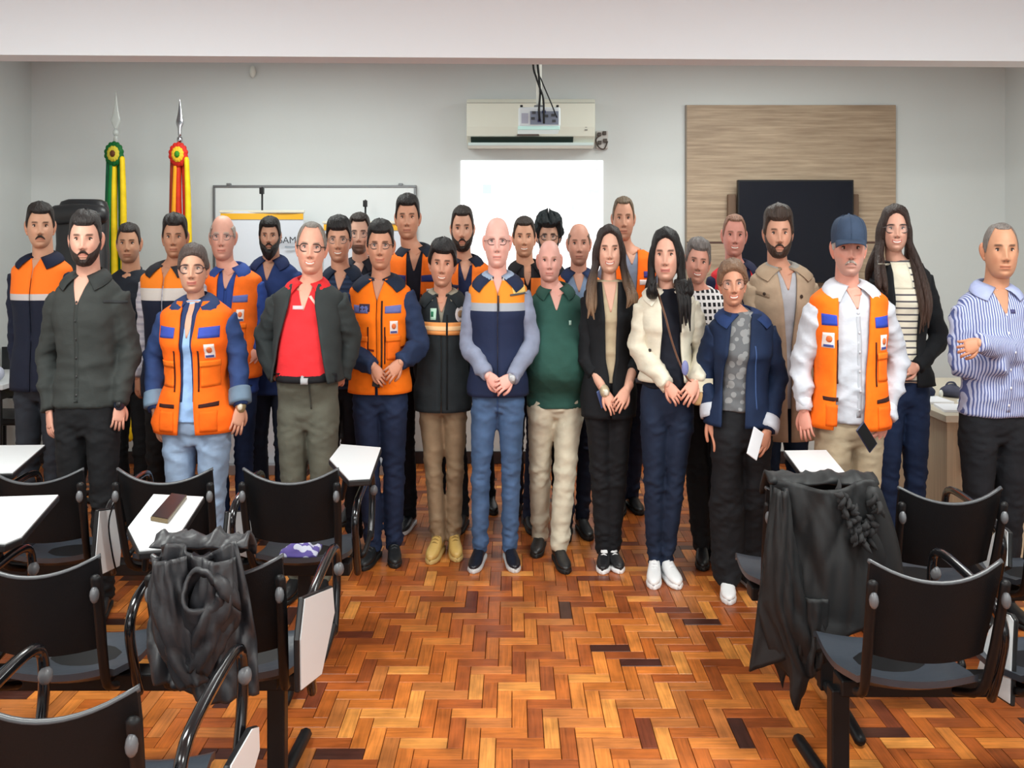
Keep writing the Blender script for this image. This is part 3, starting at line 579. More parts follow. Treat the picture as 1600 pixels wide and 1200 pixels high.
def folds(V, seed, sc=1.0, zdir=1.0):
    rs = np.random.RandomState(seed); D = np.zeros(len(V))
    for k in range(6):
        kv = np.array([rs.uniform(-16,16), rs.uniform(-14,14), rs.uniform(12,34)*zdir])*sc; q = rs.uniform(-9,9,3)
        D += (1-np.abs(np.sin(V@kv*1.15+rs.uniform(0,6)+1.6*np.sin(V@q+rs.uniform(0,6)))))**2*rs.uniform(.5,1)
    return D/2.2-.5
class Head:
    def __init__(s, Hh, hw, jaw=0, smile=0, sk=(1,1,1)): s.H = Hh; s.hw = hw; s.jaw = jaw; s.smile = smile
    def base(s, a, v):
        a = np.asarray(a, float); v = np.asarray(v, float); a, v = np.broadcast_arrays(a, v)
        f = (1+np.cos(a))/2; w = sm(f, .25, .75)
        av = np.clip(np.abs(v), 0, 1)
        rt = (1-av**2.5)**(1/2.5); rf = (1-av**3.1)**(1/3.1); rb = (1-av**1.9)**(1/1.9)
        r = np.where(v > 0, rt, rf*w+rb*(1-w)); q = np.clip((-v-.05)/.95, 0, 1)
        wp = 1-(.235-s.jaw)*q**1.5-.03*sm(v, .2, .9); d = np.where(np.cos(a) > 0, .096, .102*(1-.40*q))
        sa = np.sin(a); x = np.sign(sa)*np.abs(sa)**.92*r*s.hw*wp; y = -np.cos(a)*r*d
        return np.stack([x, y, v*s.H/2], -1)
    def surf(s, a, v):
        P = s.base(a, v); u = P[...,0]/s.hw; v = P[...,2]*2/s.H; fr = sm(np.cos(a), .0, .35)
        g = lambda uu, su, vv, sv: np.exp(-((u-uu)/su)**2-((v-vv)/sv)**2)
        au = np.abs(u); gg = lambda uu, su, vv, sv: np.exp(-((au-uu)/su)**2-((v-vv)/sv)**2)
        nb = np.exp(-(u/.15)**2)*np.interp(v, [-.34,-.28,-.22,.05,.22], [0,.018,.021,.008,.0])
        dy = nb+gg(.17,.09,-.28,.055)*.010-gg(.40,.19,.06,.12)*.013+gg(.38,.28,.24,.06)*.004+gg(.50,.22,-.24,.16)*.004*(1+s.smile)+g(0,.30,-.86,.12)*.007-g(0,.3,-.70,.045)*.004
        mc = -.545+(.45*u*u*s.smile)
        dy += np.exp(-(u/.33)**4)*(np.exp(-((v-mc-.04)/.035)**2)*.0045+np.exp(-((v-mc+.045)/.04)**2)*.005-np.exp(-((v-mc)/.018)**2)*.004)
        P[...,1] -= dy*fr; return P
    def normal(s, P):
        n = P/np.array([s.hw**2, .1**2, (s.H/2)**2]); return n/(np.linalg.norm(n, axis=-1)[...,None]+1e-9)
def rotm(yaw, roll, nod):
    return np.array(Matrix.Rotation(yaw,3,'Z') @ Matrix.Rotation(roll,3,'Y') @ Matrix.Rotation(nod,3,'X'))
def ringgrid(P, m=0, c=None, mb=None, closed=True): return loft(mb or MB(), P, m, cap=(False, False), closed=closed, c=c)
def shell2(P, off, mb=None):
    """closed skin from a grid P (rows, cols, 3) with the inner side moved by off"""
    k, n = P.shape[:2]; Q = P-off; v = np.concatenate([P.reshape(-1,3), Q.reshape(-1,3)]); N = k*n; f = []
    for i in range(k-1):
        for j in range(n-1): a = i*n+j; f += [(a,a+1,a+1+n,a+n), (a+N,a+n+N,a+1+n+N,a+1+N)]
    for i in range(k-1): a = i*n; f.append((a,a+n,a+n+N,a+N)); a += n-1; f.append((a,a+N,a+n+N,a+n))
    for j in range(n-1): f.append((j,j+N,j+1+N,j+1)); a = (k-1)*n+j; f.append((a,a+1,a+1+N,a+N))
    return (mb or MB()).add(v, f)
def hand(mb, w, t, n, side, curl=.5, c=None, spread=1.0, m=0):
    w, t, n = (np.array(q, float) for q in (w, t, n)); L = t-w; ln = np.linalg.norm(L); L /= ln; sc = float(np.clip(ln/.175, .8, 1.12))
    n = n-L*n.dot(L); n /= np.linalg.norm(n); A = np.cross(L, n)*side
    P = lambda l, a, h: w+(L*l+A*a+n*h)*sc
    tube(mb, [P(-.045,0,0),P(0,0,0),P(.03,.002,0),P(.06,.002,.002),P(.088,0,.003)], [(.027*sc,.021*sc),(.029*sc,.019*sc),(.037*sc,.016*sc),(.041*sc,.015*sc),(.038*sc,.012*sc)], n=12, sub=3, ref=A, c=c, m=m)
    for a, ll, r in ((.031,.066,.0088),(.0105,.076,.0092),(-.0105,.071,.0088),(-.031,.055,.0078)):
        pts = [P(.078,a,.002)]; ang = curl*.35; l = .082; h = .002; aa = a
        for seg in (.42,.33,.25):
            l += ll*seg*math.cos(ang); h += ll*seg*math.sin(ang); aa += a*.10*spread; pts.append(P(l,aa,h)); ang += curl*.75
        tube(mb, pts, [r*sc*1.05, r*sc, r*.93*sc, r*.8*sc], n=7, sub=3, c=c, m=m)
    tube(mb, [P(.015,.022,.004),P(.038,.044,.010),P(.062,.055,.018),P(.088,.054,.024+.02*curl)], [.013*sc,.0125*sc,.0105*sc,.009*sc], n=8, sub=3, c=c, m=m)
PEOPLE = []
def person(label, cx, d, top, chin, skin=(214,166,140), hx=None, hw=.073, jaw=0., smile=0., sh=.215, sex='m', fat=1., belly=0., hip=1., tilt=0, nod=0, turn=0,
           hair=None, beard=None, brow=(60,44,36), glasses=None, shirt=None, over=None, pants=((28,29,34),1.0,1.0), shoes=None, feet=None, arms=None, hide=False, decals=(), neck=1., dsh=0, extra=None, seed=None, vox=.011, eye=(50,34,26)):
    seed = seed if seed is not None else int(cx); hx = cx if hx is None else hx
    X0 = xr(cx, d); toX = lambda px, dy=0: xr(px, d+dy)-X0; toZ = lambda py, dy=0: zy(py, d+dy)
    zt, zc = toZ(top, -.05), toZ(chin, -.09); H = zt+.0; s = H/1.75; hr = dict(hair or {}); ht = hr.get('top', .02); hxm = toX(hx)
    Hh = zt-zc-ht; hd_c = np.array([hxm, -.035, zc+Hh/2]); head = Head(Hh, hw*1.045*min(1.08, max(.9, Hh/.215)), jaw, smile)
    zs = zc-.098*s+dsh; scol = np.array(s2l(skin)); mats = [skin_mat(), mat('eye_white', (206,196,188), .3), mat('iris_%d_%d_%d' % eye, eye, .2), mat('lash', (44,30,26), .7), mat('teeth', (236,232,222), .35), mat('nail', (222,172,156), .35)]
    yaw = math.atan2(X0, d)*.7+turn; Rm = rotm(-yaw, tilt, nod); hp = lambda P: (P@Rm.T)+hd_c if np.ndim(P) > 1 else Rm@P+hd_c
    # --- body: head, neck, trunk, arms, hands, legs ---
    B = MB(); na, nv = 84, 58
    t = np.linspace(-1, 1, na, endpoint=False); a = np.pi*np.sign(t)*np.abs(t)**1.3; sv = np.linspace(-.999, .999, nv); v = 1.1*sv-.1*sv**3
    P = head.surf(a[None,:], v[:,None]); u = P[...,0]/head.hw; vv = P[...,2]*2/Hh; C = np.tile(scol, (nv, na, 1)); fr = (np.cos(a) > .1)[None,:]*1.0
    def tint(mask, col): nonlocal C; mask = np.clip(mask, 0, 1)[...,None]; C = C*(1-mask)+np.array(col)*mask
    au = np.abs(u)
    tint(fr*np.exp(-((au-.55)/.25)**2-((vv+.25)/.2)**2)*.22, scol*np.array((1.12,.72,.68))); tint(fr*np.exp(-(u/.14)**2-((vv+.27)/.12)**2)*.2, scol*np.array((1.1,.75,.7)))
    mc = -.545+.45*smile*u*u
    tint(fr*sm(.36+.05*smile-au, 0, .06)*sm(.080-np.abs(vv-mc), 0, .03)*.75, scol*np.array((.90,.52,.50)) if sex == 'm' else np.array(s2l((190,84,84))))
    tint(fr*sm(.34-au, 0, .05)*sm(.022-np.abs(vv-mc), 0, .015)*.8, scol*.25)
    if hr.get('brows', 1): tint(fr*sm(.27-np.abs(au-.40), 0, .09)*sm(.050-np.abs(vv-.235+.42*(au-.44)**2), 0, .03)*.8*hr.get('brows', 1), s2l(brow))
    tint(fr*np.exp(-((au-.40)/.2)**4-((vv-.06)/.10)**2)*.28, scol*np.array((.55,.42,.42)))
    bd = dict(beard or {})
    if bd.get('stub'): tint(sm(np.cos(a), -.15, .25)[None,:]*sm(-.22-.25*np.exp(-(u/.5)**2)*0-vv, 0, .14)*sm(np.maximum(au*.9, -(vv+.34)*3), .3, .6)*bd['stub'], s2l(bd.get('col', (60,46,40))))
    ringgrid(hp(P.reshape(-1,3)).reshape(P.shape), c=C.reshape(-1,3), mb=B)
    for sx in (-1, 1):
        e = MB(); tube(e, [(sx*head.hw*.93,.012,.026),(sx*head.hw*1.03,.022,.034),(sx*head.hw*1.10,.026,.018),(sx*head.hw*1.06,.018,-.008),(sx*head.hw*.96,.006,-.030)], [(.006,.010),(.008,.012),(.009,.014),(.008,.012),(.006,.007)], n=8, sub=3, ref=(0,1,0))
        ellipsoid(e, (sx*head.hw*1.0,.012,-.002), (.009,.014,.026), 8, 6); B.add(hp(e.V()+np.array((0,0,-.012+.03*Hh))), e.f, 0, scol*np.array((1.02,.86,.82)))
        ez = .06*Hh/2; ey = head.surf(np.array(sx*.46), np.array(.06))[1]; ex = sx*.40*head.hw
        e = MB(); ellipsoid(e, (ex, ey+.004, ez), (.0140,.0080,.0050 if not smile else .0041), 12, 8, 1); ellipsoid(e, (ex, ey-.0014, ez), (.0066,.0042,.0050 if not smile else .0040), 10, 6, 2)
        B.add(hp(e.V()), e.f, e.m, (1,1,1))
        e = MB(); tube(e, [(ex-.017,ey+.006,ez+.001),(ex-.008,ey-.003,ez+.0065),(ex+.006,ey-.004,ez+.0068),(ex+.017,ey+.004,ez+.002)], [.0016,.0026,.0026,.0016], n=6, sub=3, m=3); B.add(hp(e.V()), e.f, e.m)
        e = MB(); tube(e, [(ex-.015,ey+.005,ez-.002),(ex,ey-.003,ez-.0075),(ex+.015,ey+.004,ez-.002)], [.0012,.0022,.0012], n=6, sub=3); B.add(hp(e.V()), e.f, 0, scol*np.array((.86,.68,.66)))
        e = MB(); y_ = head.surf(np.array(sx*.12), np.array(-.33))[1]; ellipsoid(e, (sx*.010, y_-.004, -.34*Hh/2), (.0045,.006,.003), 8, 5); B.add(hp(e.V()), e.f, 0, scol*.30)
    if smile > .5:
        e = MB(); pts = []
        for uu in (-.30,-.18,0,.18,.30):
            v_ = -.548+.45*uu*uu; q_ = head.surf(np.array(math.asin(uu*.98)), np.array(v_)); pts.append((q_[0], q_[1]-.0012, q_[2]))
        tube(e, pts, [(.0025,.002),(.003,.0042),(.003,.0050),(.003,.0042),(.0025,.002)], n=8, sub=4, m=4, ref=(0,1,0)); B.add(hp(e.V()), e.f, e.m)
    nr = .062*neck*(1 if sex == 'm' else .80)
    tube(B, [hd_c+np.array((0,.02,-Hh*.15)), (hxm*.9,-.005,zc-.01), (hxm*.45,.002,zs+.046), (0,-.002,zs+.005)], [nr*.95,nr,(nr*1.16,nr*1.12),(nr*1.7,nr*1.35)], n=20, sub=5, ends=False, c=scol*np.array((.97,.92,.9)))
    # --- trunk function ---
    zh = (shirt or {}).get('hem'); zhem = toZ(zh, -.12) if zh else .53*H
    F_ = fat; fe = sex == 'f'; zk = lambda q: q*H
    K = [(zk(.30), 0, .165*F_, .105*F_), (zk(.455), 0, .168*F_*hip, .105*F_), (zk(.52), 0, .172*F_*hip*(1.04 if fe else 1), .112*F_), (zk(.575), -.004-belly*.35, .160*F_*(.95 if fe else 1)*(1+hip)/2+belly*.25, .108*F_+belly*.55),
         (zk(.63), -belly*.5, (.150 if not fe else .128)*F_+belly*.35, .106*F_+belly*.6), (zk(.70), -belly*.25, (.160 if not fe else .138)*F_+belly*.1, .116*F_+belly*.3), (zs-.13, 0, min(sh-.035, (.172 if not fe else .150)*F_), .122*F_+(.012 if fe else 0)),
         (zs-.06, 0, sh-.042, .108*F_), (zs, 0, sh-.040, .088*F_), (zs+.026, .004, sh-.072, .078), (zs+.048, .008, .112, .070), (zs+.066, .012, .082, .064), (zs+.09, .015, .060, .058)]
    K = np.array(sorted(K)); KD = catmull(K, 8); KD = KD[np.argsort(KD[:,0])]
    def T(z): return [np.interp(z, KD[:,0], KD[:,j]) for j in (1,2,3)]
    def tp(z, th, off=0, e=.88):
        z = np.asarray(z, float); cy, w_, d_ = T(z); s_, c_ = np.sin(th), np.cos(th)
        return np.stack([(w_+off)*np.sign(s_)*np.abs(s_)**e, cy-(d_+off)*np.sign(c_)*np.abs(c_)**e, z+0*th], -1)
    zz = np.linspace(zk(.54), zs+.05, 10); th = np.linspace(0, 2*np.pi, 20, endpoint=False)
    loft(B, [tp(z, th, -.03) for z in zz], flip=True, c=scol)
    # --- arms ---
    arms = dict(arms or {}); AR = {}
    for key, sx in (('l', -1), ('r', 1)):
        A_ = arms.get(key, {}); J0 = np.array((sx*(sh-.062), .004, zs-.028))
        E = A_.get('e'); Wp = A_.get('w'); Tp = A_.get('t')
        E = np.array((toX(E[0], E[2]), E[2], toZ(E[1], E[2]))) if E else np.array((sx*(sh+.015*F_), .03, zs-.30*s))
        if Wp: Wp = np.array((toX(Wp[0], Wp[2]), Wp[2], toZ(Wp[1], Wp[2])))
        else: Wp = np.array((sx*(sh+.0), -.04, zs-.545*s))
        if Tp: Tp = np.array((toX(Tp[0], Tp[2]), Tp[2], toZ(Tp[1], Tp[2])))
        else: Tp = Wp+np.array((-sx*.015, -.02, -.175*s))
        n_ = np.array(A_.get('n', (-sx*.55, .8, 0)), float); AR[key] = (J0, E, Wp, Tp)
        if A_.get('none'): continue
        if A_.get('nohand'): continue
        tube(B, [J0*.85+E*.15+np.array((-sx*.02,0,-.02)), J0*.5+E*.5, E, E*.45+Wp*.55, Wp], [.028,.036,.032,.030,.024], n=12, sub=4, c=scol)
        if not A_.get('nohand'): hand(B, Wp, Tp, n_, A_.get('side', sx*1), A_.get('curl', .55), c=scol*np.array((1.0,.90,.88)))
    # --- legs ---
    if feet: ft = [((xr(px, dfl(py))-X0), dfl(py)-d) for px, py in feet]
    else: ft = [(-.12, -.16), (.12, -.16)]
    AN = []
    for i, (fx, fy) in enumerate(ft):
        sx = -1 if i == 0 else 1; yw = sx*.22 if fx*sx > -.3 else 0; dr = np.array((math.sin(yw), -math.cos(yw))); an = np.array((fx, fy))-dr*.19; AN.append((an, dr, np.array((fx, fy))))
    pcol, pw_, hemw = pants[:3]; zcr = zk(.455)
    LG = []
    for i, (an, dr, toe) in enumerate(AN):
        sx = -1 if i == 0 else 1; hipj = np.array((sx*.082*hip*F_, .0, zcr+.07)); kn = np.array((hipj[0]*.45+an[0]*.55+sx*.008, an[1]*.5-.02, .275*H)); LG.append((hipj, kn, np.array((an[0], an[1]+.01, .07))))
        tube(B, [hipj, hipj*.5+kn*.5, kn, kn*.6+LG[-1][2]*.4, LG[-1][2]], [.075,.066,.048,.046,.034], n=12, sub=3, c=scol)
    root = build('person', B, mats, loc=(X0*W, d, 0), color=True); setp(root, label, 'person')
    out = {'root': root, 'head': head, 'hp': hp, 'toX': toX, 'toZ': toZ, 'zs': zs, 'AR': AR, 'H': H, 'T': T, 'tp': tp, 'd': d, 'X0': X0, 'bvh': {}}
    add = lambda name, mb, m, **k: build(name, mb, m, root, **k)
    def wrinkle(V, f, N, amp, sc=1, zd=1): return V+N*(folds(V, seed, sc, zd)*amp)[:,None]
    # --- trousers ---
    if pants[0] is not None:
        q = MB(); zb = zk(.455); zw = zhem+.04 if not (shirt or {}).get('tuck') else zhem+.01
        zl = np.linspace(zb-.01, max(zw, zb+.09), 8); loft(q, [tp(z, th, -.004-.022*(1-sm(z, zb, zb+.05))) for z in zl], flip=True)
        for hipj, kn, an in LG:
            sx = 1 if hipj[0] > 0 else -1; hemr = .056*hemw
            tube(q, [hipj+np.array((0,0,.04)), hipj+np.array((0,0,-.06)), hipj*.5+kn*.5, kn, kn*.55+an*.45, np.array((an[0],an[1],.055))], [(.084*pw_,.094*pw_),(.088*pw_,.098*pw_),(.078*pw_,.084*pw_),(.062*pw_*(.4+.6*max(1,hemw)),.066*pw_),(.058*pw_*(.3+.7*max(1,hemw)),.062*pw_),(hemr*.9,hemr*1.05)], n=18, sub=4, ends=False)
        V, f, N = remesh(q, vox, 5); kf = .35+.65*np.exp(-((V[:,2]-.27*H)/.10)**2)+.9*np.exp(-((V[:,2]-.12)/.09)**2)+.5*np.exp(-((V[:,2]-zcr)/.06)**2)
        V = V+N*((folds(V, seed+1, 1.0, 1.0)*.013*kf+folds(V, seed+11, 2.0, 1.3)*.008*kf**1.5)+.0015)[:,None]; q = MB().add(V, f); tr = add('trousers', q, pcol if not isinstance(pcol, tuple) else cloth(pcol)); out['bvh']['trousers'] = (BVHTree.FromPolygons(V.tolist(), f), tr)
    # --- shoes ---
    sc_ = shoes or {'c': (24,24,26)}
    for i, (an, dr, toe) in enumerate(AN):
        L2 = np.array((dr[0],dr[1],0)); S2 = np.array((-dr[1],dr[0],0)); heel = np.array((toe[0],toe[1],0))-L2*.275; q = MB(); rg = []; sl = []
        for t_, w_, z1 in ((0,.012,.055),(.02,.028,.085),(.12,.034,.100),(.28,.035,.108),(.42,.038,.090),(.6,.044,.066),(.76,.046,.056),(.9,.038,.047),(.97,.022,.040),(1,.010,.034)):
            w_ *= 1.0; c0 = heel+L2*.275*t_; z1 = z1*sc_.get('h', 1)
            rg.append([c0+S2*w_*math.copysign(abs(math.cos(b))**.7, math.cos(b))+np.array((0,0,.018+(z1-.018)*(.5+.5*math.sin(b)))) for b in np.linspace(0, 2*np.pi, 18, endpoint=False)])
            sl.append([c0+S2*(w_+.003)*math.copysign(abs(math.cos(b))**.4, math.cos(b))+np.array((0,0,.012+.012*math.copysign(abs(math.sin(b))**.4, math.sin(b)))) for b in np.linspace(0, 2*np.pi, 16, endpoint=False)])
        loft(q, rg); so_ = add('shoe', q, mat('leather_%d_%d_%d' % sc_['c'], sc_['c'], sc_.get('r', .4), bump=.1))
        q = MB(); loft(q, sl); build('sole', q, mat('sole_%d_%d_%d' % sc_.get('s', (20,20,20)), sc_.get('s', (20,20,20)), .6), so_)
        if sc_.get('lace'):
            q = MB()
            for t_ in (.40,.47,.54,.61):
                z1 = np.interp(t_, [.28,.42,.6,.76], [.106,.090,.066,.056])*sc_.get('h', 1); c0 = heel+L2*.275*t_; tube(q, [c0-S2*.022+np.array((0,0,z1-.006)), c0+np.array((0,0,z1+.003)), c0+S2*.022+np.array((0,0,z1-.006))], [.0035]*3, n=5, sub=3)
            build('laces', q, mat('lace_%d_%d_%d' % sc_['lace'], sc_['lace'], .8), so_)
        if sc_.get('tongue'):
            q = MB(); c0 = heel+L2*.275*.40; tube(q, [c0+L2*.04+np.array((0,0,.070)), c0+np.array((0,0,.102))], [(.024,.008)]*2, n=10, sub=2, ref=tuple(S2)); build('tongue', q, mat('tongue_%d_%d_%d' % sc_['tongue'], sc_['tongue'], .7), so_)
    # --- shirt ---
    def sleeve(q, key, r=1., short=0, off=0, n=18):
        J0, E, Wp, Tp = AR[key]; a_ = arms.get(key, {})
        if a_.get('none'): return
        pt = [J0+np.array((0,0,.0)), J0*.72+E*.28, J0*.35+E*.65, E, E*.5+Wp*.5, E*.12+Wp*.88, Wp+(Wp-E)*.02]; rr = np.array([.060,.062,.056,.052,.047,.040,.037])*r*(.9 if fe else 1)*(.6+.4*F_)+off
        if short == 1: pt = pt[:3]+[J0*.25+E*.75]; rr = list(rr[:3])+[rr[2]*1.0]
        if short == 2: pt = pt[:5]; rr = rr[:5]
        tube(q, pt, [(x, x) for x in rr], n=n, sub=4, ends=False)
    st = shirt or {'c': (60,60,66)}; ov = over
    q = MB(); zb_ = zhem if not st.get('tuck') else zhem-.02; ztop = zs+.064; off = st.get('off', .004)
    zz = np.concatenate([np.linspace(zb_, zs-.03, 14), np.linspace(zs-.015, ztop, 8)]); th = np.linspace(0, 2*np.pi, 32, endpoint=False)
    loft(q, [tp(z, th, off+(.006 if i == 0 and not st.get('tuck') else 0)) for i, z in enumerate(zz)], flip=True)
    has_jacket = bool(ov and ov.get('sleeves'))
    if not has_jacket:
        for key in ('l','r'): sleeve(q, key, st.get('sr', 1.), st.get('short', 0))
    V, f, N = remesh(q, vox, 6); cut = V[:,2] > -9
    arm_ = sm(np.abs(V[:,0]), sh-.09, sh-.03); kf = .45+.55*np.exp(-((V[:,2]-zk(.60))/.09)**2)+.5*arm_
    V = V+N*((folds(V, seed, .9)*.013*kf*st.get('wr', 1)))[:,None]
    mm = st['c'] if not isinstance(st['c'], tuple) else cloth(st['c'])
    so = add(st.get('name', 'shirt'), MB().add(V, f), mm); out['bvh']['shirt'] = (BVHTree.FromPolygons(V.tolist(), f), so)
    out['shirt'] = so
    # --- open or closed over-garment (vest, jacket) ---
    if ov:
        hem = toZ(ov['hem'], -.12) if ov['hem'] > 3 else ov['hem']; k_ = 46; o_ = ov.get('off', .017); zT = zs+ov.get('top', .056)
        zrow = np.concatenate([np.linspace(hem, zs-.05, 26), np.linspace(zs-.035, zT, 10)]); gp = ov.get('gap', [(0,.004)]); gz = np.array([g[0] for g in gp]); gl_ = np.array([g[1] for g in gp]); gr_ = np.array([g[-1] for g in gp])
        P = np.zeros((len(zrow), k_, 3))
        for i, z in enumerate(zrow):
            cy, w_, d_ = T(z); rel = (z-hem)/(zs+.07-hem); ga = ov.get('skew', 0); wo = w_+o_
            asn = lambda q_: np.sign(q_)*np.arcsin(min(.97, abs(q_))**(1/.88)); t0 = asn((np.interp(rel, gz, gr_)+ga)/wo); t1 = asn((np.interp(rel, gz, gl_)-ga)/wo); tt = np.linspace(t0, 2*np.pi-t1, k_)
            fl_ = ov.get('flare', .01)*(1-sm(rel, 0, .35)); P[i] = tp(z, tt, o_+fl_)
        rel = (P[...,2]-hem)/(zs-hem); D = folds(P.reshape(-1,3), seed+2, .8, .8).reshape(P.shape[:2])*ov.get('wr', .012)*np.clip(1.15-rel, .25, 1); D[:, :2] *= .4; D[:, -2:] *= .4
        cen = P.copy(); cen[...,0] *= .0; cen[...,1] = 0; rd = P-cen; rd[...,2] = 0; rd /= np.linalg.norm(rd, axis=2)[...,None]+1e-9; P = P+rd*D[...,None]
        q = shell2(P, rd*.009)
        if has_jacket:
            q2 = MB()
            for key in ('l','r'): sleeve(q2, key, ov.get('sr', 1.08), ov.get('short', 0), .004)
            if q2.n:
                V2, f2, N2 = remesh(q2, vox, 2); V2 = V2+N2*(folds(V2, seed+4, 1.0)*.014*ov.get('swr', 1))[:,None]; 
                if ov.get('sc'): add('sleeves', MB().add(V2, f2), cloth(ov['sc']))
                else: q.add(V2, f2)
        om_ = ov['c'] if not isinstance(ov['c'], tuple) else cloth(ov['c'])
        oo = add(ov.get('name', 'vest'), q, om_); out['bvh']['over'] = (BVHTree.FromPolygons(q.V().tolist(), q.f), oo); out['over'] = oo
    # --- collar ---
    def collar(c, tip=.05, off=.012, wide=.34, z=0, name='collar', r=1.):
        mmc = cloth(c) if isinstance(c, tuple) else c
        for sx in (-1, 1):
            g = []; rr = nr*1.10*r
            for s_ in np.linspace(0, 1, 13):
                an_ = math.pi-(math.pi-.34)*s_; zi = zs+.092+z-.034*s_**2; top_ = np.array((sx*rr*math.sin(an_), .010-rr*1.05*math.cos(an_), zi))
                ti = math.pi-(math.pi-.22-wide*.6)*s_; zo = zs+.058+z-.020*s_-tip*.85*s_**4; lo_ = tp(np.array(zo), sx*ti, off); lo_ = np.array(lo_)
                st0 = top_+np.array((0,0,-.030)); r_ = [st0, top_]
                for k_ in (.33,.66,1):
                    m_ = top_*(1-k_)+lo_*k_; bu = .010*math.sin(k_*math.pi); m_ = m_+np.array((sx*math.sin(an_)*bu, -math.cos(an_)*bu, bu*.6)); r_.append(m_)
                g.append(r_)
            G = np.array(g); 
            if sx < 0: G = G[::-1]
            add(name, shell2(G, np.array((0,.0,-.004))), mmc)
    # --- neck opening of skin or inner shirt ---
    def decal(tgt, name, quad, c, off=.003, nx=None, nz=None, px=True, disc=False, thick=.003, parent=None):
        bv, par = out['bvh'][tgt]; Q = []
        for (a_, b_) in quad: Q.append(((toX(a_, -.13), toZ(b_, -.13)) if px else (a_, b_+zs)))
        Q = np.array(Q); nx = nx or int(np.clip(abs(Q[1]-Q[0]).max()/.012, 3, 16)); nz = nz or int(np.clip(abs(Q[3]-Q[0]).max()/.012, 3, 30)); P = np.zeros((nz+1, nx+1, 3)); last = -.12
        for i in range(nz+1):
            for j in range(nx+1):
                s_, t_ = j/nx, i/nz
                if disc:
                    aa, bb = 2*s_-1, 2*t_-1; k2 = math.hypot(aa, bb); k3 = max(abs(aa), abs(bb)); 
                    if k2 > 0: aa, bb = aa*k3/k2, bb*k3/k2
                    s_, t_ = (aa+1)/2, (bb+1)/2
                p = (Q[0]*(1-s_)+Q[1]*s_)*(1-t_)+(Q[3]*(1-s_)+Q[2]*s_)*t_
                h = bv.ray_cast(Vector((p[0], -1.2, p[1])), Vector((0,1,0)))
                y = h[0].y if h[0] is not None else last
                if abs(y-last) > .12 and (i or j): y = last
                last = y; P[i,j] = (p[0], y-off, p[1])
        P = P[:, ::-1]; q_ = shell2(P, np.array((0,-thick,0)))
        return build(name, q_, cloth(c) if isinstance(c, tuple) else c, parent or par)
    out['decal'] = decal
    tgt0 = 'shirt'
    if st.get('v'):      # open collar: bare chest showing in a V
        vd = st['v']; decal('shirt', 'open_neckline', [(-.050*neck,.057),(.050*neck,.057),(.004,-vd),(-.004,-vd)], mat('skin_%d_%d_%d' % skin, tuple(int(x*.96) for x in skin), .55), .002, 8, 8, px=False)
    if st.get('round'):
        q = MB(); rr = st['round']; tube(q, [(rr*math.sin(t_), .006-rr*1.0*math.cos(t_), zs+.056-.020*math.cos(t_)) for t_ in np.linspace(0, 2*math.pi, 17)], [.007]*17, n=8, sub=2, ends=False); add('neckband', q, mm)
    if st.get('collar'): collar(st['collar'] if isinstance(st['collar'], tuple) else st['c'], st.get('tip', .045), off=.012+(.012 if ov and not has_jacket and not ov.get('gap',[(0,0)])[0][-1] > .02 else 0))
    if ov and ov.get('collar'): collar(ov['collar'] if isinstance(ov['collar'], tuple) else om_, ov.get('tip', .05), off=ov.get('off', .017)+.012, wide=.6, z=-.006, name='jacket_collar', r=1.14)
    if st.get('buttons'):
        z0_, z1_ = zs-.05, zhem+.03; decal('shirt', 'button_placket', [(-.012,z0_-zs),(.012,z0_-zs),(.012,z1_-zs),(-.012,z1_-zs)], mm if not isinstance(st['c'], tuple) else tuple(int(x*.93) for x in st['c']), .001, 2, 24, px=False)
        for k in range(6):
            z_ = z0_+(z1_-z0_)*k/5.4; decal('shirt', 'button', [(-.0055,z_-zs+.0055),(.0055,z_-zs+.0055),(.0055,z_-zs-.0055),(-.0055,z_-zs-.0055)], mat('button_%s' % (st['buttons'],), st['buttons'] if isinstance(st['buttons'], tuple) else (40,40,42), .4), .005, 3, 3, px=False, disc=True)
    if st.get('cuff'):
        for key in ('l','r'):
            if arms.get(key, {}).get('none'): continue
            J0, E, Wp, Tp = AR[key]; u_ = (Wp-E)/np.linalg.norm(Wp-E); q = MB(); tube(q, [Wp-u_*.055, Wp+u_*.004], [.0415,.0405], n=16, sub=2, ends=False); add('cuff', q, cloth(st['cuff']) if isinstance(st['cuff'], tuple) else mm)
    # --- hair ---
    def hcol(k='c'): return tuple(hr.get(k, (36,28,26)))
    ty = hr.get('t', 'short')
    if ty not in ('bald', 'none'):
        fr_ = hr.get('front', .60); side = hr.get('side', .010)
        KA = {'short': ([0,.45,.8,1.05,1.25,1.42,1.55,1.85,2.1,3.15], [fr_,fr_+.01,fr_+.07,.42,-.02,-.06,.10,.05,-.35,-.5]),
              'fringe': ([0,.9,1.05,1.25,1.42,1.55,1.85,2.1,3.15], [.5,.40,.30,.0,-.04,.10,.05,-.3,-.45]),
              'long': ([0,.3,.62,.85,1.0,1.15,1.6,3.15], [fr_+.05,fr_,fr_-.12,.1,-.35,-.6,-.7,-.75]),
              'back': ([0,.4,.75,1.0,1.2,1.35,1.55,1.85,3.15], [fr_+.04,fr_,fr_-.10,.30,.02,-.06,-.02,-.10,-.45])}[ty]
        nA, nS = 64, 16; A1 = np.linspace(-np.pi, np.pi, nA+1)
        if ty == 'fringe': A1 = np.concatenate([np.linspace(.85, 2*np.pi-.85, nA+1)]); A1 = np.where(A1 > np.pi, A1-2*np.pi, A1)
        S1 = np.linspace(0, 1, nS)**1.1; lo = np.interp(np.abs(A1), *KA); up = np.ones_like(lo)*.9995
        if ty == 'fringe': up = np.interp(np.abs(A1), [.85,1.2,1.6,3.15], [.42,.52,.56,.50])+hr.get('up', 0)
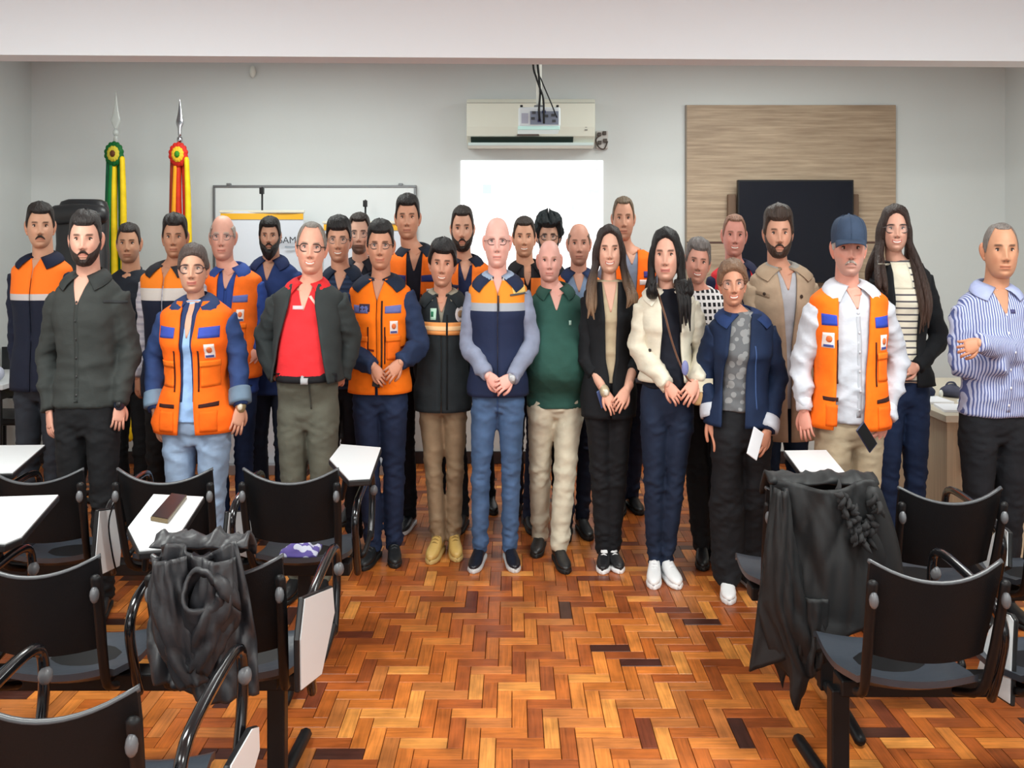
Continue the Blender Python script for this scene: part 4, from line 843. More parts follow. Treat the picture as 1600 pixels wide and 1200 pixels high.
        VV = lo[None,:]+(up-lo)[None,:]*S1[:,None]; Pb = head.base(A1[None,:]+0*VV, VV); n_ = head.normal(Pb)
        tk = side+(ht+.002-side)*sm(VV, .35, .95); ed = sm(S1, -.02, .14)[:,None]*(1 if ty != 'fringe' else 1-sm(S1, .8, 1.0)[:,None]*.8)
        rs = np.random.RandomState(seed); no = sum(np.sin(A1[None,:]*rs.randint(3,16)+VV*rs.uniform(3,14)+rs.uniform(0,6)) for _ in range(6))/6
        if hr.get('quiff'): tk = tk+hr['quiff']*np.exp(-(A1/.8)**2)[None,:]*np.exp(-((VV-.82)/.16)**2)
        if hr.get('curl'): no = no*2.2*sm(VV, -.2, .3)
        Ph = Pb+n_*(tk*ed+.0015)[...,None]*(1+.26*no[...,None]*(1 if not hr.get('curl') else 1.2)); m_ = hair_mat(hcol(), hr.get('c2'), hr.get('z0', 1.2), hr.get('z1', 1.5))
        G = hp(Ph.reshape(-1,3)).reshape(Ph.shape); q = shell2(G[:, ::-1], np.zeros(3)+0*G[:, ::-1]); q = MB(); loft(q, G, closed=False, flip=False); ha = add('hair', q, m_)
        if ty == 'long':
            ln = hr['len']; rs = np.random.RandomState(seed+9)
            for sx in (-1, 1):
                Lz = toZ(ln[0 if sx < 0 else 1], -.1)
                for k in range(11):
                    f_ = hr.get('f0', 0)+(1-hr.get('f0', 0))*k/10; y0 = -.030+.115*f_; x0_ = sx*(head.hw*(.93+.14*math.sin(f_*2.4)))
                    p0 = hp(np.array((x0_*.80, y0*.8, Hh*.30))); p1 = hp(np.array((x0_*1.06, y0*1.0, Hh*.02))); p2 = hp(np.array((x0_*1.12, y0*.9+.0, -Hh*.30)))
                    xo = hr.get('sp', .10)*(.78+.34*rs.rand()) ; fy = -.095-.03*rs.rand() if f_ < .8 else .06
                    p3 = np.array((hxm+sx*xo, fy*.8, zs+.04)); p4 = np.array((hxm+sx*xo*1.15+rs.uniform(-.012,.012), fy-.045, (zs+.04+Lz)/2)); p5 = np.array((hxm+sx*xo*1.1+rs.uniform(-.02,.02), fy-.045, Lz+rs.uniform(0,.06)))
                    if f_ >= .8: p4 = p3+np.array((0,.03,-.06)); p5 = p4+np.array((0,.0,-.08))
                    q = MB(); tube(q, [p0,p1,p2,p3,p4,p5], [.014,.020,.020,.019,.017,.004], n=8, sub=5); build('hair_lock', q, m_, ha)
        if ty == 'back' and hr.get('bun', 1):
            q = MB(); ellipsoid(q, hp(np.array((0,.115,.01))), (.035,.03,.04)); build('hair_knot', q, m_, ha)
            if hr.get('tail'):
                q = MB(); p = hp(np.array((0,.12,0))); tube(q, [p, p+np.array((hr['tail']*.5,.03,-.10)), p+np.array((hr['tail'],-.02,-.25))], [.025,.03,.01], n=10); build('ponytail', q, m_, ha)
    if hr.get('cap'):
        cm_ = cloth(hr['cap']); A1 = np.linspace(-np.pi, np.pi, 41); S1 = np.linspace(0, 1, 12); lo = np.interp(np.abs(A1), [0,1.2,3.15], [.34,.22,.05]); VV = lo[None,:]+(.9995-lo)[None,:]*S1[:,None]; Pb = head.base(A1[None,:]+0*VV, VV); n_ = head.normal(Pb)
        G = hp((Pb+n_*(.012+.022*sm(VV, .2, .95))[...,None]).reshape(-1,3)).reshape(Pb.shape); q = MB(); loft(q, G, closed=False); cp = add('cap', q, cm_)
        g = []
        for s_ in np.linspace(0, 1, 8):
            r_ = []
            for a_ in np.linspace(-1.05, 1.05, 17):
                b0 = head.base(np.array(a_), np.array(.34)); b0 = b0*np.array((1.12,1.12,1)); r_.append(hp(np.array((b0[0]*(1+.02*s_), b0[1]-.075*s_*math.cos(a_)**.8, b0[2]+.004-.012*s_-.020*s_*(a_/1.05)**2))))
            g.append(r_)
        G = np.array(g); build('brim', shell2(G, np.array((0,0,.005))), cm_, cp); q = MB(); ellipsoid(q, hp(np.array((0,0,Hh/2+.034))), (.007,.007,.005), 8, 5); build('cap_button', q, cm_, cp)
        for a_ in (-1.6,-.8,0,.8,1.6,3.1):
            q = MB(); pts = [hp((lambda Pq: Pq+head.normal(Pq)*(.0125+.022*float(sm(v_, .2, .95))))(head.base(np.array(a_), np.array(v_)))) for v_ in np.linspace(.36, .99, 8)]; tube(q, pts, [.0014]*8, n=5, sub=2); build('seam', q, cm_, cp)
    # --- beard ---
    if bd.get('full'):
        tk = bd['full']; A1 = np.linspace(-1.5, 1.5, 41); S1 = np.linspace(0, 1, 12); up = np.interp(np.abs(A1), [0,.22,.38,.62,.95,1.2,1.5], [-.70,-.70,-.50,-.44,-.30,-.10,.05]); lo = np.interp(np.abs(A1), [0,.9,1.3,1.5], [-.985,-.97,-.70,-.25])
        VV = lo[None,:]+(up-lo)[None,:]*S1[:,None]; Pb = head.surf(A1[None,:]+0*VV, VV); n_ = head.normal(Pb); ed = (sm(S1, -.05, .2)*(1-sm(S1, .72, 1)*.85))[:,None]; ed = ed*np.interp(np.abs(A1), [0,.9,1.5], [1,.75,.4])[None,:]
        rs = np.random.RandomState(seed); no = sum(np.sin(A1[None,:]*rs.randint(8,30)+VV*rs.uniform(10,40)+rs.uniform(0,6)) for _ in range(5))/5; Pp = Pb+n_*(tk*ed*(1+.2*no)+.001)[...,None]
        Pp[...,2] -= bd.get('long', 0)*(np.cos(A1)**2)[None,:]*(1-sm(S1, .0, .8))[:,None]; Pp[...,1] -= .012*(np.cos(A1)**2)[None,:]*bool(bd.get('long'))
        G = hp(Pp.reshape(-1,3)).reshape(Pp.shape); q = MB(); loft(q, G, closed=False); add('beard', q, hair_mat(tuple(bd['col'])))
    if bd.get('mo'):
        U1 = np.linspace(-.42, .42, 21); S1 = np.linspace(0, 1, 6); g = []
        for s_ in S1:
            r_ = []
            for u_ in U1:
                v_ = (-.475-.10*abs(u_/.42)**2.)+(.035+.075*(1-abs(u_/.42)**1.5))*s_; a_ = math.asin(max(-.99,min(.99,u_*.93))); p = head.surf(np.array(a_), np.array(v_)); r_.append(hp(p+np.array((0,-bd['mo']*math.sin(max(.05,s_)*2.9)*(1-.6*abs(u_/.42)**2)-.002,0))))
            g.append(r_)
        add('moustache', shell2(np.array(g)[:, ::-1]*1.0, np.array((0,-.003,0))), hair_mat(tuple(bd['col'])))
    # --- glasses ---
    if glasses:
        gc, gr = glasses[:2]; gw_, gh_ = (glasses[2:] or (.027,.018)); gm = mat('rims_%d_%d_%d' % gc, gc, .35); ey = head.surf(np.array(.30), np.array(.06))[1]-.012; q = MB(); lens = MB()
        for sx in (-1, 1):
            th_ = np.linspace(0, 2*math.pi, 21); c0 = (sx*.033, ey, .05*Hh/2)
            rim_ = [(c0[0]+gw_*math.copysign(abs(math.cos(t_))**.75, math.cos(t_)), c0[1]+.006*((math.cos(t_)*sx+1)/2)**2*1.5, c0[2]+gh_*math.copysign(abs(math.sin(t_))**.75, math.sin(t_))) for t_ in th_]
            tube(q, rim_, [gr]*21, n=6, sub=1, ends=False); tube(q, [(sx*(.033+gw_), ey+.006, c0[2]+.006), (sx*head.hw*1.02, ey+.03, c0[2]+.006), (sx*head.hw*1.05, .01, c0[2]+.004)], [gr,gr,gr], n=6, sub=3)
            lens.add([(p[0], p[1]+.001, p[2]) for p in rim_[:-1]], [tuple(range(20))])
        tube(q, [(-.033+gw_, ey, .05*Hh/2+.004), (0, ey-.004, .05*Hh/2+.009), (.033-gw_, ey, .05*Hh/2+.004)], [gr]*3, n=6, sub=3)
        q.v = [hp(q.V())]; g_ = add('glasses', q, gm); lens.v = [hp(lens.V())]; build('lens', lens, mat('lens_glass', (235,240,245), .05, trans=.93), g_, smooth=False)
    for dcl in decals: decal(*dcl[:4], **(dcl[4] if len(dcl) > 4 else {}))
    if extra: extra(out)
    PEOPLE.append(out); return out
def hi_vis(strip=(66,84,168), x0=.055, x1=.15, badge=(1,), zst=-.085, pocket=True, zips=True, hs=.034, low=True, sides=(-1, 1)):
    """sewn-on details of an orange safety vest, positions from the shoulder line in metres"""
    D = []; k = dict(px=False)
    for sx in sides:
        xa, xb = sorted((sx*x0, sx*x1)); D.append(('over','reflective_strip',[(xa,zst+(.006 if sx < 0 else .0)),(xb,zst+(.0 if sx < 0 else .006)),(xb,zst-hs),(xa,zst-hs)], strip, k))
        if pocket:
            D.append(('over','chest_pocket',[(xa+.012,zst-.155),(xb-.006,zst-.155),(xb-.006,zst-.26),(xa+.012,zst-.26)], (248,112,24), dict(px=False, off=.006, thick=.008)))
            D.append(('over','pocket_flap',[(xa+.008,zst-.145),(xb-.002,zst-.145),(xb-.002,zst-.172),(xa+.008,zst-.172)], (250,122,30), dict(px=False, off=.011, thick=.006)))
        if low:
            D.append(('over','pocket_zip',[(xa+.002,zst-.335),(xb,zst-.325 if sx > 0 else zst-.335),(xb,zst-.345 if sx > 0 else zst-.352),(xa+.002,zst-.350)], (58,30,26), k))
            D.append(('over','lower_pocket',[(xa+.010,zst-.365),(xb-.004,zst-.365),(xb-.004,zst-.455),(xa+.010,zst-.455)], (244,104,20), dict(px=False, off=.006, thick=.008)))
        if zips: D.append(('over','zip',[(sx*x0-.004+sx*.0,zst-.10),(sx*x0+.004,zst-.10),(sx*x0+.004,zst-.28),(sx*x0-.004,zst-.28)], (60,26,20), dict(px=False, off=.004)))
    for b in badge:
        c = b*(x0+x1)/2+.006*b; D.append(('over','badge',[(c-.024,zst-.072),(c+.024,zst-.072),(c+.024,zst-.135),(c-.024,zst-.135)], (238,226,222), k))
        D.append(('over','badge_emblem',[(c-.012,zst-.084),(c+.014,zst-.084),(c+.014,zst-.112),(c-.012,zst-.112)], (226,120,70), dict(px=False, off=.0065, disc=True)))
        D.append(('over','badge_caption',[(c-.019,zst-.121),(c+.019,zst-.121),(c+.019,zst-.131),(c-.019,zst-.131)], (70,80,140), dict(px=False, off=.0065)))
    return D
BLK = (24,25,28); OR = (252,118,26)
jean = lambda c: mat('denim_%d_%d_%d' % c, tuple(int(v*k) for v, k in zip(c, (.86,.84,.78))), .8, bump=.25, bscale=24, spec=.2, var=.22, vscale=7)
def watch(key, col=(40,42,46), face=(30,32,36)):
    def f(o):
        J0, E, Wp, Tp = o['AR'][key]; u = (Wp-E)/np.linalg.norm(Wp-E); q = MB(); tube(q, [Wp-u*.012, Wp+u*.006], [.031,.031], n=16, sub=1, ends=True); w_ = build('wristwatch', q, mat('strap_%d_%d_%d' % col, col, .35, metal=.3), o['root'])
        q = MB(); ellipsoid(q, Wp+np.array((.006,-.028,0)), (.017,.008,.017), 14, 6); build('watch_face', q, mat('watch_%d_%d_%d' % face, face, .2), w_)
    return f
# ---- back and middle rows first, left to right ----
person('man with moustache at far left, navy sleeves and orange chest yoke', 66, 5.2, 315, 389, (196,150,124), hx=68, sh=.222, fat=1.05, hair=dict(c=(34,28,26), top=.022, side=.008), beard=dict(mo=.006, col=(40,30,26)), turn=-.15,
  shirt=dict(c=(28,33,52), hem=610, collar=(24,30,52), v=.045, sr=1.12), over=dict(c=zone_mat('yoke_a', [(0,(26,31,48)), (zy(470,5.08),(196,190,190)), (zy(461,5.08),(250,120,34))]), hem=612, gap=[(0,.003),(.9,.004),(1,.04)], off=.012, wr=.008), pants=((44,48,56),1.0,1.1),
  arms=dict(l=dict(e=(28,545,.05), w=(42,625,-.02), t=(46,670,-.03))))
person('short-haired man in black T-shirt before the green flag', 205, 5.7, 348, 412, (186,140,112), sh=.225, fat=1.1, jaw=.10, hair=dict(c=(40,34,32), top=.014, side=.006), shirt=dict(c=(28,33,42), hem=615, round=.066, short=2, v=.0), pants=(BLK,1.05,1.1), beard=dict(stub=.25, col=(60,48,40)))
person('man in orange and white yoked vest over pale grey sleeves, before the red flag', 266, 5.3, 333, 404, (178,130,104), hx=277, sh=.225, hair=dict(c=(32,28,28), top=.026, side=.008), shirt=dict(c=stripe_mat('pale_shirt', (196,194,204),(170,168,184),2,26,.35), hem=620, collar=(40,40,46), v=.04), 
  over=dict(c=zone_mat('yoke_b', [(0,(26,32,52)), (zy(470,5.28),(206,200,196)), (zy(451,5.28),(240,130,36))]), hem=622, gap=[(0,.003),(.9,.006),(1,.045)], off=.013, wr=.008), pants=((26,27,30),1.0,1.1), arms=dict(l=dict(e=(226,520,.05), w=(216,588,0), t=(214,624,0)), r=dict(e=(330,520,.05))))
person('bald older man in blue shirt and open orange vest, rimless glasses', 362, 5.55, 336, 408, (214,160,142), hx=351, jaw=.06, smile=.3, sh=.235, fat=1.12, belly=.04, hair=dict(t='fringe', c=(170,160,152), top=.002, side=.006), brow=(190,176,164), glasses=((110,110,112), .0016, .025, .016), 
  shirt=dict(c=(44,70,140), hem=618, collar=(46,72,140), v=.05, buttons=(30,44,90)), over=dict(c=(246,112,30), hem=592, gap=[(0,.05),(.5,.05),(1,.07)], off=.018), pants=(jean((38,58,104)),1.05,1.0), decals=hi_vis((96,110,176), .06, .155, badge=(1,)), arms=dict(r=dict(e=(412,500,.02), w=(405,548,-.08), t=(388,560,-.12))))
person('man with big black beard in navy polo before the banner', 424, 5.8, 338, 396, (190,144,120), jaw=.08, sh=.23, hair=dict(c=(24,20,20), top=.024, side=.012, front=.56), beard=dict(full=.017, long=.035, mo=.009, col=(22,19,19)), brow=(22,18,18), shirt=dict(c=(38,58,108), hem=620, collar=(34,46,84), v=.05, short=2), pants=((34,42,60),1.0,1.0))
person('smiling man in glasses and navy shirt, behind the red polo', 535, 5.4, 336, 411, (206,154,128), hx=531, smile=1, sh=.22, hair=dict(c=(22,20,22), top=.026, side=.010, front=.48), glasses=((90,90,92), .0016, .026, .016), shirt=dict(c=stripe_mat('navy_stripes', (44,60,88),(32,44,68),2,40,.5), hem=610, collar=(30,40,58), v=.04), pants=((24,26,34),1.0,1.1))
person('young man with goatee and thin glasses, farthest back before the second banner', 563, 5.95, 332, 398, (214,170,148), smile=0, sh=.2, hair=dict(c=(44,36,32), top=.018, side=.008, front=.66), beard=dict(stub=.75, col=(50,38,34)), glasses=((70,70,74), .0016, .027, .018), shirt=dict(c=(34,38,48), hem=600, collar=(40,44,54), v=.05, short=2), pants=(BLK,1,1))
person('tallest man, open orange vest over black shirt, left of the navy striped vests', 650, 5.62, 302, 375, (198,146,120), hx=638, smile=.2, jaw=.08, sh=.235, fat=1.1, hair=dict(c=(30,26,26), top=.024, side=.008, front=.58), shirt=dict(c=(28,32,44), hem=600, collar=(34,40,54), v=.06), over=dict(c=(250,118,32), hem=590, gap=[(0,.05),(.5,.045),(1,.065)], off=.018), pants=((24,26,34),1.05,1.1), decals=hi_vis((46,52,110), .055, .165, badge=(1,), low=False),
  shoes=dict(c=(30,32,36), s=(220,220,222)), feet=[(626,838),(692,836)])
person('bearded man with orange vest over navy shirt at left edge of the projection', 728, 5.98, 321, 394, (200,152,128), hx=723, jaw=.08, sh=.225, fat=1.05, hair=dict(c=(44,36,32), top=.016, side=.008, front=.62), beard=dict(full=.010, mo=.006, col=(40,30,26)), shirt=dict(c=(34,46,82), hem=600, collar=(30,36,56), v=.06), over=dict(c=(248,124,40), hem=600, gap=[(0,.04),(.5,.045),(1,.06)], off=.018), pants=((22,24,30),1.0,1.0), decals=hi_vis((44,40,66), .05, .165, badge=(1,), low=False), feet=[(712,838),(772,806)])
person('grinning man in black collared top with orange panels, before the projection', 824, 5.65, 338, 403, (210,158,130), hx=819, smile=1, jaw=.08, sh=.21, hair=dict(c=(52,42,36), top=.014, side=.008, front=.62), shirt=dict(c=(30,30,36), hem=600, collar=(26,26,30), v=.05), over=dict(c=zone_mat('yoke_c', [(0,(30,34,50)), (zy(462,5.68),(246,128,50)), (zy(434,5.68),(34,32,38))]), hem=600, gap=[(0,.003),(1,.03)], off=.012), pants=((30,36,58),1.0,1.0), feet=[(800,812),(836,838)])
person('man with curly dark hair, glasses and beard, farthest back before the projection', 857, 6.35, 331, 402, (186,142,120), sh=.2, hair=dict(c=(20,30,34), top=.045, side=.036, curl=1, front=.52), beard=dict(full=.012, mo=.008, col=(22,20,22)), glasses=((20,20,22), .0024, .028, .017), shirt=dict(c=(30,32,40), hem=600, short=2, v=.03), pants=(BLK,1,1))
person('balding man in pale blue shirt with open orange vest, behind the green polo', 903, 5.9, 349, 416, (204,150,130), hx=904, sh=.215, jaw=.04, hair=dict(t='fringe', c=(120,104,92), top=.002, side=.004), brow=(120,90,76), beard=dict(stub=.25, col=(110,84,70)), shirt=dict(c=(128,148,178), hem=600, collar=(36,50,84), v=.05), over=dict(c=(250,126,34), hem=600, gap=[(0,.10),(.6,.10),(1,.11)], off=.016), pants=((28,34,52),1,1), feet=[(880,852),(922,846)])
person('tall man in bright orange vest behind the long-haired woman in black', 984, 6.12, 307, 377, (198,146,122), hx=973, jaw=.05, sh=.235, fat=1.1, hair=dict(c=(104,88,72), top=.010, side=.006, front=.70), brow=(110,84,66), shirt=dict(c=(120,130,150), hem=600, v=.03, short=0), over=dict(c=(252,108,20), hem=560, gap=[(0,.02),(.6,.03),(1,.06)], off=.018), pants=((36,44,66),1.05,1.0), decals=[('over','badge',[(1006,424),(1016,424),(1016,434),(1006,434)],(70,60,130)),('over','badge_text',[(999,437),(1010,437),(1010,445),(999,445)],(230,215,210))], feet=[(968,808),(1002,806)], arms=dict(r=dict(e=(1022,520,.05))))
person('short grey-haired person in black and white dotted top, head tilted', 1100, 5.25, 371, 444, (208,150,132), hx=1088, sex='f', smile=1, tilt=.12, jaw=.08, sh=.20, fat=1.15, hair=dict(c=(112,106,104), top=.024, side=.010, front=.58, quiff=.01), brow=(90,70,62), shirt=dict(c=stripe_mat('dots', (222,220,222),(26,26,32),0,40,.6, dots=True), hem=610, round=.066, short=0), pants=(BLK,1.1,1.1), feet=[(1098,893),(1128,884)], shoes=dict(c=(20,20,22)))
person('reddish-faced smiling man in navy top with red edge, before the television', 1152, 5.8, 335, 402, (206,142,128), hx=1145, smile=1, jaw=.08, sh=.225, fat=1.1, tilt=.04, hair=dict(c=(128,92,74), top=.008, side=.005, front=.70), brow=(140,100,84), shirt=dict(c=(34,38,66), hem=600, collar=(34,36,60), v=.05), over=dict(c=(206,50,58), hem=600, gap=[(0,.10),(1,.075)], off=.012), pants=(BLK,1,1))
person('bearded man in beige field jacket before the television', 1222, 5.0, 319, 404, (204,152,128), hx=1213, jaw=.05, sh=.225, fat=1.05, hair=dict(c=(62,50,44), top=.034, side=.014, front=.55, quiff=.012), beard=dict(full=.009, mo=.005, col=(58,40,32)), shirt=dict(c=(176,178,186), hem=640, collar=(150,146,140), v=.05), over=dict(name='jacket', c=(172,150,128), hem=690, gap=[(0,.01),(.55,.018),(.8,.045),(1,.07)], off=.022, sleeves=True, collar=(164,142,120), sr=1.12), pants=(jean((36,54,86)),1.05,1.0),
  decals=[('over','chest_pocket_flap',[(1186,454),(1203,460),(1203,466),(1186,461)],(142,120,100),dict(off=.006)),('over','chest_pocket_flap',[(1232,458),(1258,462),(1256,470),(1234,465)],(142,120,100),dict(off=.006)),('over','pocket_button',[(1194,457),(1198,457),(1198,462),(1194,462)],(60,46,40),dict(off=.009,disc=True)),('over','pocket_button',[(1249,460),(1254,460),(1254,466),(1249,466)],(60,46,40),dict(off=.009,disc=True))], arms=dict(l=dict(e=(1172,560,.06), w=(1200,620,.0), t=(1212,650,.0)), r=dict(e=(1268,560,.06), w=(1236,590,-.06), t=(1226,625,-.08))))
person('tall woman in black cardigan and cream striped top, glasses and long brown hair', 1408, 4.9, 319, 394, (216,166,146), hx=1394, sex='f', smile=1, sh=.195, fat=.98, hair=dict(t='long', c=(52,38,34), c2=(78,56,46), z0=1.2, z1=1.5, top=.018, side=.014, front=.70, len=(470,520), sp=.12), brow=(60,44,38), glasses=((44,36,38), .0024, .029, .020), 
  shirt=dict(c=stripe_mat('cream_stripes', (228,222,204),(88,86,92),2,32,.26), hem=600, v=.0, round=.066), over=dict(name='cardigan', c=(26,28,32), hem=605, gap=[(0,.07,.035),(.6,.10,.050),(1,.10,.085)], off=.02, sleeves=True, sr=1.18), pants=(jean((32,48,88)),1.05,.95), arms=dict(l=dict(e=(1372,540,.06), w=(1384,610,.02), t=(1388,650,.02)), r=dict(e=(1467,530,.02), w=(1432,574,-.12), t=(1412,576,-.16), n=(.2,.8,-.3), curl=.9)), decals=[('shirt','plain_chest',[(1374,412),(1426,412),(1430,452),(1380,452)],(232,226,206),dict(off=.001))],
  extra=lambda o: None)
# ---- front row ----
person('bearded man in dark charcoal button shirt, front row left', 138, 4.46, 328, 417, (216,166,146), hx=139, smile=.4, sh=.222, fat=1.08, hair=dict(c=(42,38,38), top=.022, side=.005, front=.56), beard=dict(full=.008, mo=.006, col=(46,34,30)), shirt=dict(c=(54,57,56), hem=640, collar=(50,53,53), v=.06, buttons=True, sr=1.15, tip=.05, cuff=(50,53,53)), pants=((26,27,30),1.05,1.0), decals=[('shirt','chest_pocket',[(155,469),(186,472),(186,476),(155,474)],(48,50,52),dict(off=.004))],
  arms=dict(l=dict(e=(75,556,.05), w=(77,640,-.04), t=(78,694,-.06)), r=dict(e=(203,548,.05), w=(187,630,-.05), t=(183,682,-.07))), extra=watch('r', (44,52,70)))
def vest_inner(o):
    o['decal']('shirt', 'denim_front', [(.060,.05),(.016,.05),(.030,-.38),(.052,-.38)], (40,56,96), .004, px=False); o['decal']('shirt', 'denim_front', [(-.060,.05),(-.016,.05),(-.030,-.38),(-.052,-.38)], (40,56,96), .004, px=False)
    watch('r', (170,150,110), (210,200,180))(o)
    for key in ('l','r'):
        J0, E, Wp, Tp = o['AR'][key]; u = (Wp-E)/np.linalg.norm(Wp-E); q = MB(); tube(q, [Wp-u*.08, Wp-u*.045, Wp-u*.012], [.062,.066,.064], n=18, sub=3, ends=False); build('rolled_cuff', q, jean((128,156,196)), o['root'])
person('woman in glasses with orange vest over light blue top and denim sleeves, pale jeans', 308, 4.6, 380, 459, (208,160,136), hx=306, sex='f', jaw=.14, smile=.4, sh=.228, fat=1.22, hip=1.02, hair=dict(t='back', c=(54,42,40), top=.014, side=.012, front=.58, c2=(96,84,80), z0=1.45, z1=1.8), brow=(90,68,60), glasses=((52,30,34), .0024, .030, .019),
  shirt=dict(c=(150,186,232), hem=662, v=.10, collar=(42,58,98), tip=.06), over=dict(c=(252,108,22), sc=(46,66,112), hem=678, gap=[(0,.052),(.25,.040),(.7,.038),(.9,.050),(1,.07)], off=.022, sleeves=True, sr=1.15), pants=(jean((164,194,244)),1.12,.9), shoes=dict(c=(150,150,160)), decals=hi_vis((62,82,176), .070, .175, badge=(1,), zst=-.055, hs=.045),
  arms=dict(l=dict(e=(241,556,.03), w=(243,640,-.05), t=(254,702,-.08)), r=dict(e=(371,552,.03), w=(376,634,-.05), t=(366,690,-.08))), extra=vest_inner)
person('grey-haired man in red polo under open dark jacket, dark-rimmed glasses', 482, 4.7, 347, 430, (224,166,144), hx=489, smile=1, jaw=.03, sh=.225, fat=1.08, belly=.05, tilt=.05, hair=dict(c=(128,122,116), top=.004, side=.008, front=.80), brow=(150,130,118), glasses=((44,34,32), .0026, .028, .018),
  shirt=dict(c=(224,48,54), hem=588, collar=(214,40,46), v=.06, tuck=True, tip=.055, name='polo_shirt', wr=.45), over=dict(name='jacket', c=(50,55,56), hem=598, gap=[(0,.185,.150),(.4,.150,.115),(.75,.095,.075),(.92,.080,.070),(1,.085,.085)], off=.026, sleeves=True, sr=1.22), pants=((92,92,82),1.13,1.05),
  decals=[('shirt','white_logo',[(456,478),(473,478),(473,484),(456,484)],(236,190,196)),('shirt','gear_emblem',[(502,469),(519,469),(519,489),(502,489)],(244,206,206),dict(disc=True)),('shirt','emblem_centre',[(507,475),(515,475),(515,484),(507,484)],(90,30,44),dict(disc=True,off=.007)),('shirt','pale_tag',[(480,464),(484,462),(494,476),(491,477)],(250,190,180),dict(off=.005)),('trousers','belt',[(428,583),(526,583),(526,597),(428,597)],(26,26,30),dict(off=.022,thick=.012)),('trousers','buckle',[(474,585),(485,585),(485,598),(474,598)],(176,176,180),dict(off=.030)),('trousers','fly_seam',[(484,600),(487,600),(486,640),(484,640)],(66,66,60))],
  arms=dict(l=dict(e=(415,530,.06), w=(432,588,.0), t=(450,600,.05)), r=dict(e=(548,530,.08), w=(535,588,.05), t=(520,600,.08))))
def zipper(x, y0, y1, c=(40,30,28), tgt='over', w_=1.3): return (tgt,'zip',[(x-w_,y0),(x+w_,y0),(x+w_,y1),(x-w_,y1)],c,dict(off=.004))
person('man in closed orange vest with navy sleeves, thin glasses and clasped hands', 594, 5.1, 342, 423, (200,146,120), hx=596, smile=.5, sh=.222, fat=1.06, belly=.01, hair=dict(c=(28,26,28), top=.024, side=.008, front=.56), glasses=((60,50,50), .0018, .027, .014),
  shirt=dict(c=(36,50,80), hem=600, v=.05, sr=1.15), over=dict(c=(252,122,20), sc=(38,52,82), hem=616, gap=[(0,.010),(.3,.002),(.80,.003),(1,.055)], off=.020, sleeves=True, sr=1.12, collar=(28,38,58)), pants=(jean((40,54,92)),1.1,1.1), shoes=dict(c=(34,36,38), s=(24,24,24), lace=(60,62,66), h=1.1), feet=[(566,893),(618,889)],
  decals=hi_vis((104,112,172), .055, .155, badge=(1,), zst=-.075, low=False)+[zipper(597,470,600),('over','name_tag',[(561,475),(578,475),(578,487),(561,487)],(64,50,66)),('over','waist_pocket_zip',[(548,540),(585,546),(585,549),(548,544)],(120,40,20)),('over','waist_pocket_zip',[(612,546),(636,540),(636,544),(612,549)],(120,40,20))],
  arms=dict(l=dict(e=(541,545,-.02), w=(583,572,-.20), t=(606,604,-.24), n=(-.3,.9,.3), curl=.7), r=dict(e=(656,540,-.02), w=(626,566,-.22), t=(596,596,-.27), n=(-.1,.9,-.2), curl=.7)))
person('short dark-haired man in black jacket with orange reflective band, tan boots', 692, 5.28, 371, 450, (206,152,128), hx=692, smile=.6, jaw=-.02, sh=.20, tilt=.06, hair=dict(c=(26,24,26), top=.028, side=.018, front=.50), brow=(60,46,40),
  shirt=dict(c=(150,146,132), hem=630, v=.03, collar=(146,142,128)), over=dict(name='jacket', c=(38,44,48), hem=645, gap=[(0,.002),(.70,.002),(.80,.012),(.92,.032),(1,.05)], off=.022, sleeves=True, collar=(34,40,44), sr=1.15), pants=((142,120,96),.98,.98), shoes=dict(c=(198,162,92), s=(190,160,100), lace=(150,118,60), h=1.25), feet=[(671,883),(715,879)],
  decals=[('over','reflective_band',[(660,503),(697,504),(697,524),(661,522)],(236,158,92),dict(off=.004)),('over','reflective_band',[(700,504),(724,504),(724,524),(700,524)],(236,158,92),dict(off=.004)),('over','pale_line',[(660,509),(697,510),(697,517),(661,516)],(236,196,148),dict(off=.0065)),('over','pale_line',[(700,510),(724,510),(724,517),(700,517)],(236,196,148),dict(off=.0065)),zipper(698.5,492,640,(22,24,26)),('over','white_green_emblem',[(672,482),(682,482),(681,500),(672,500)],(176,212,192),dict(off=.004)),('over','emblem_green',[(673,487),(677,487),(677,495),(673,495)],(40,110,80),dict(off=.007)),('over','round_badge',[(711,479),(726,479),(726,504),(711,504)],(212,204,204),dict(off=.0045,disc=True)),('over','badge_centre',[(715,485),(723,485),(723,497),(715,497)],(150,120,90),dict(off=.0075,disc=True))],
  arms=dict(l=dict(e=(657,560,.03), w=(664,612,.02), t=(676,628,.08)), r=dict(e=(728,560,.05), w=(722,612,.03), t=(715,628,.08))))
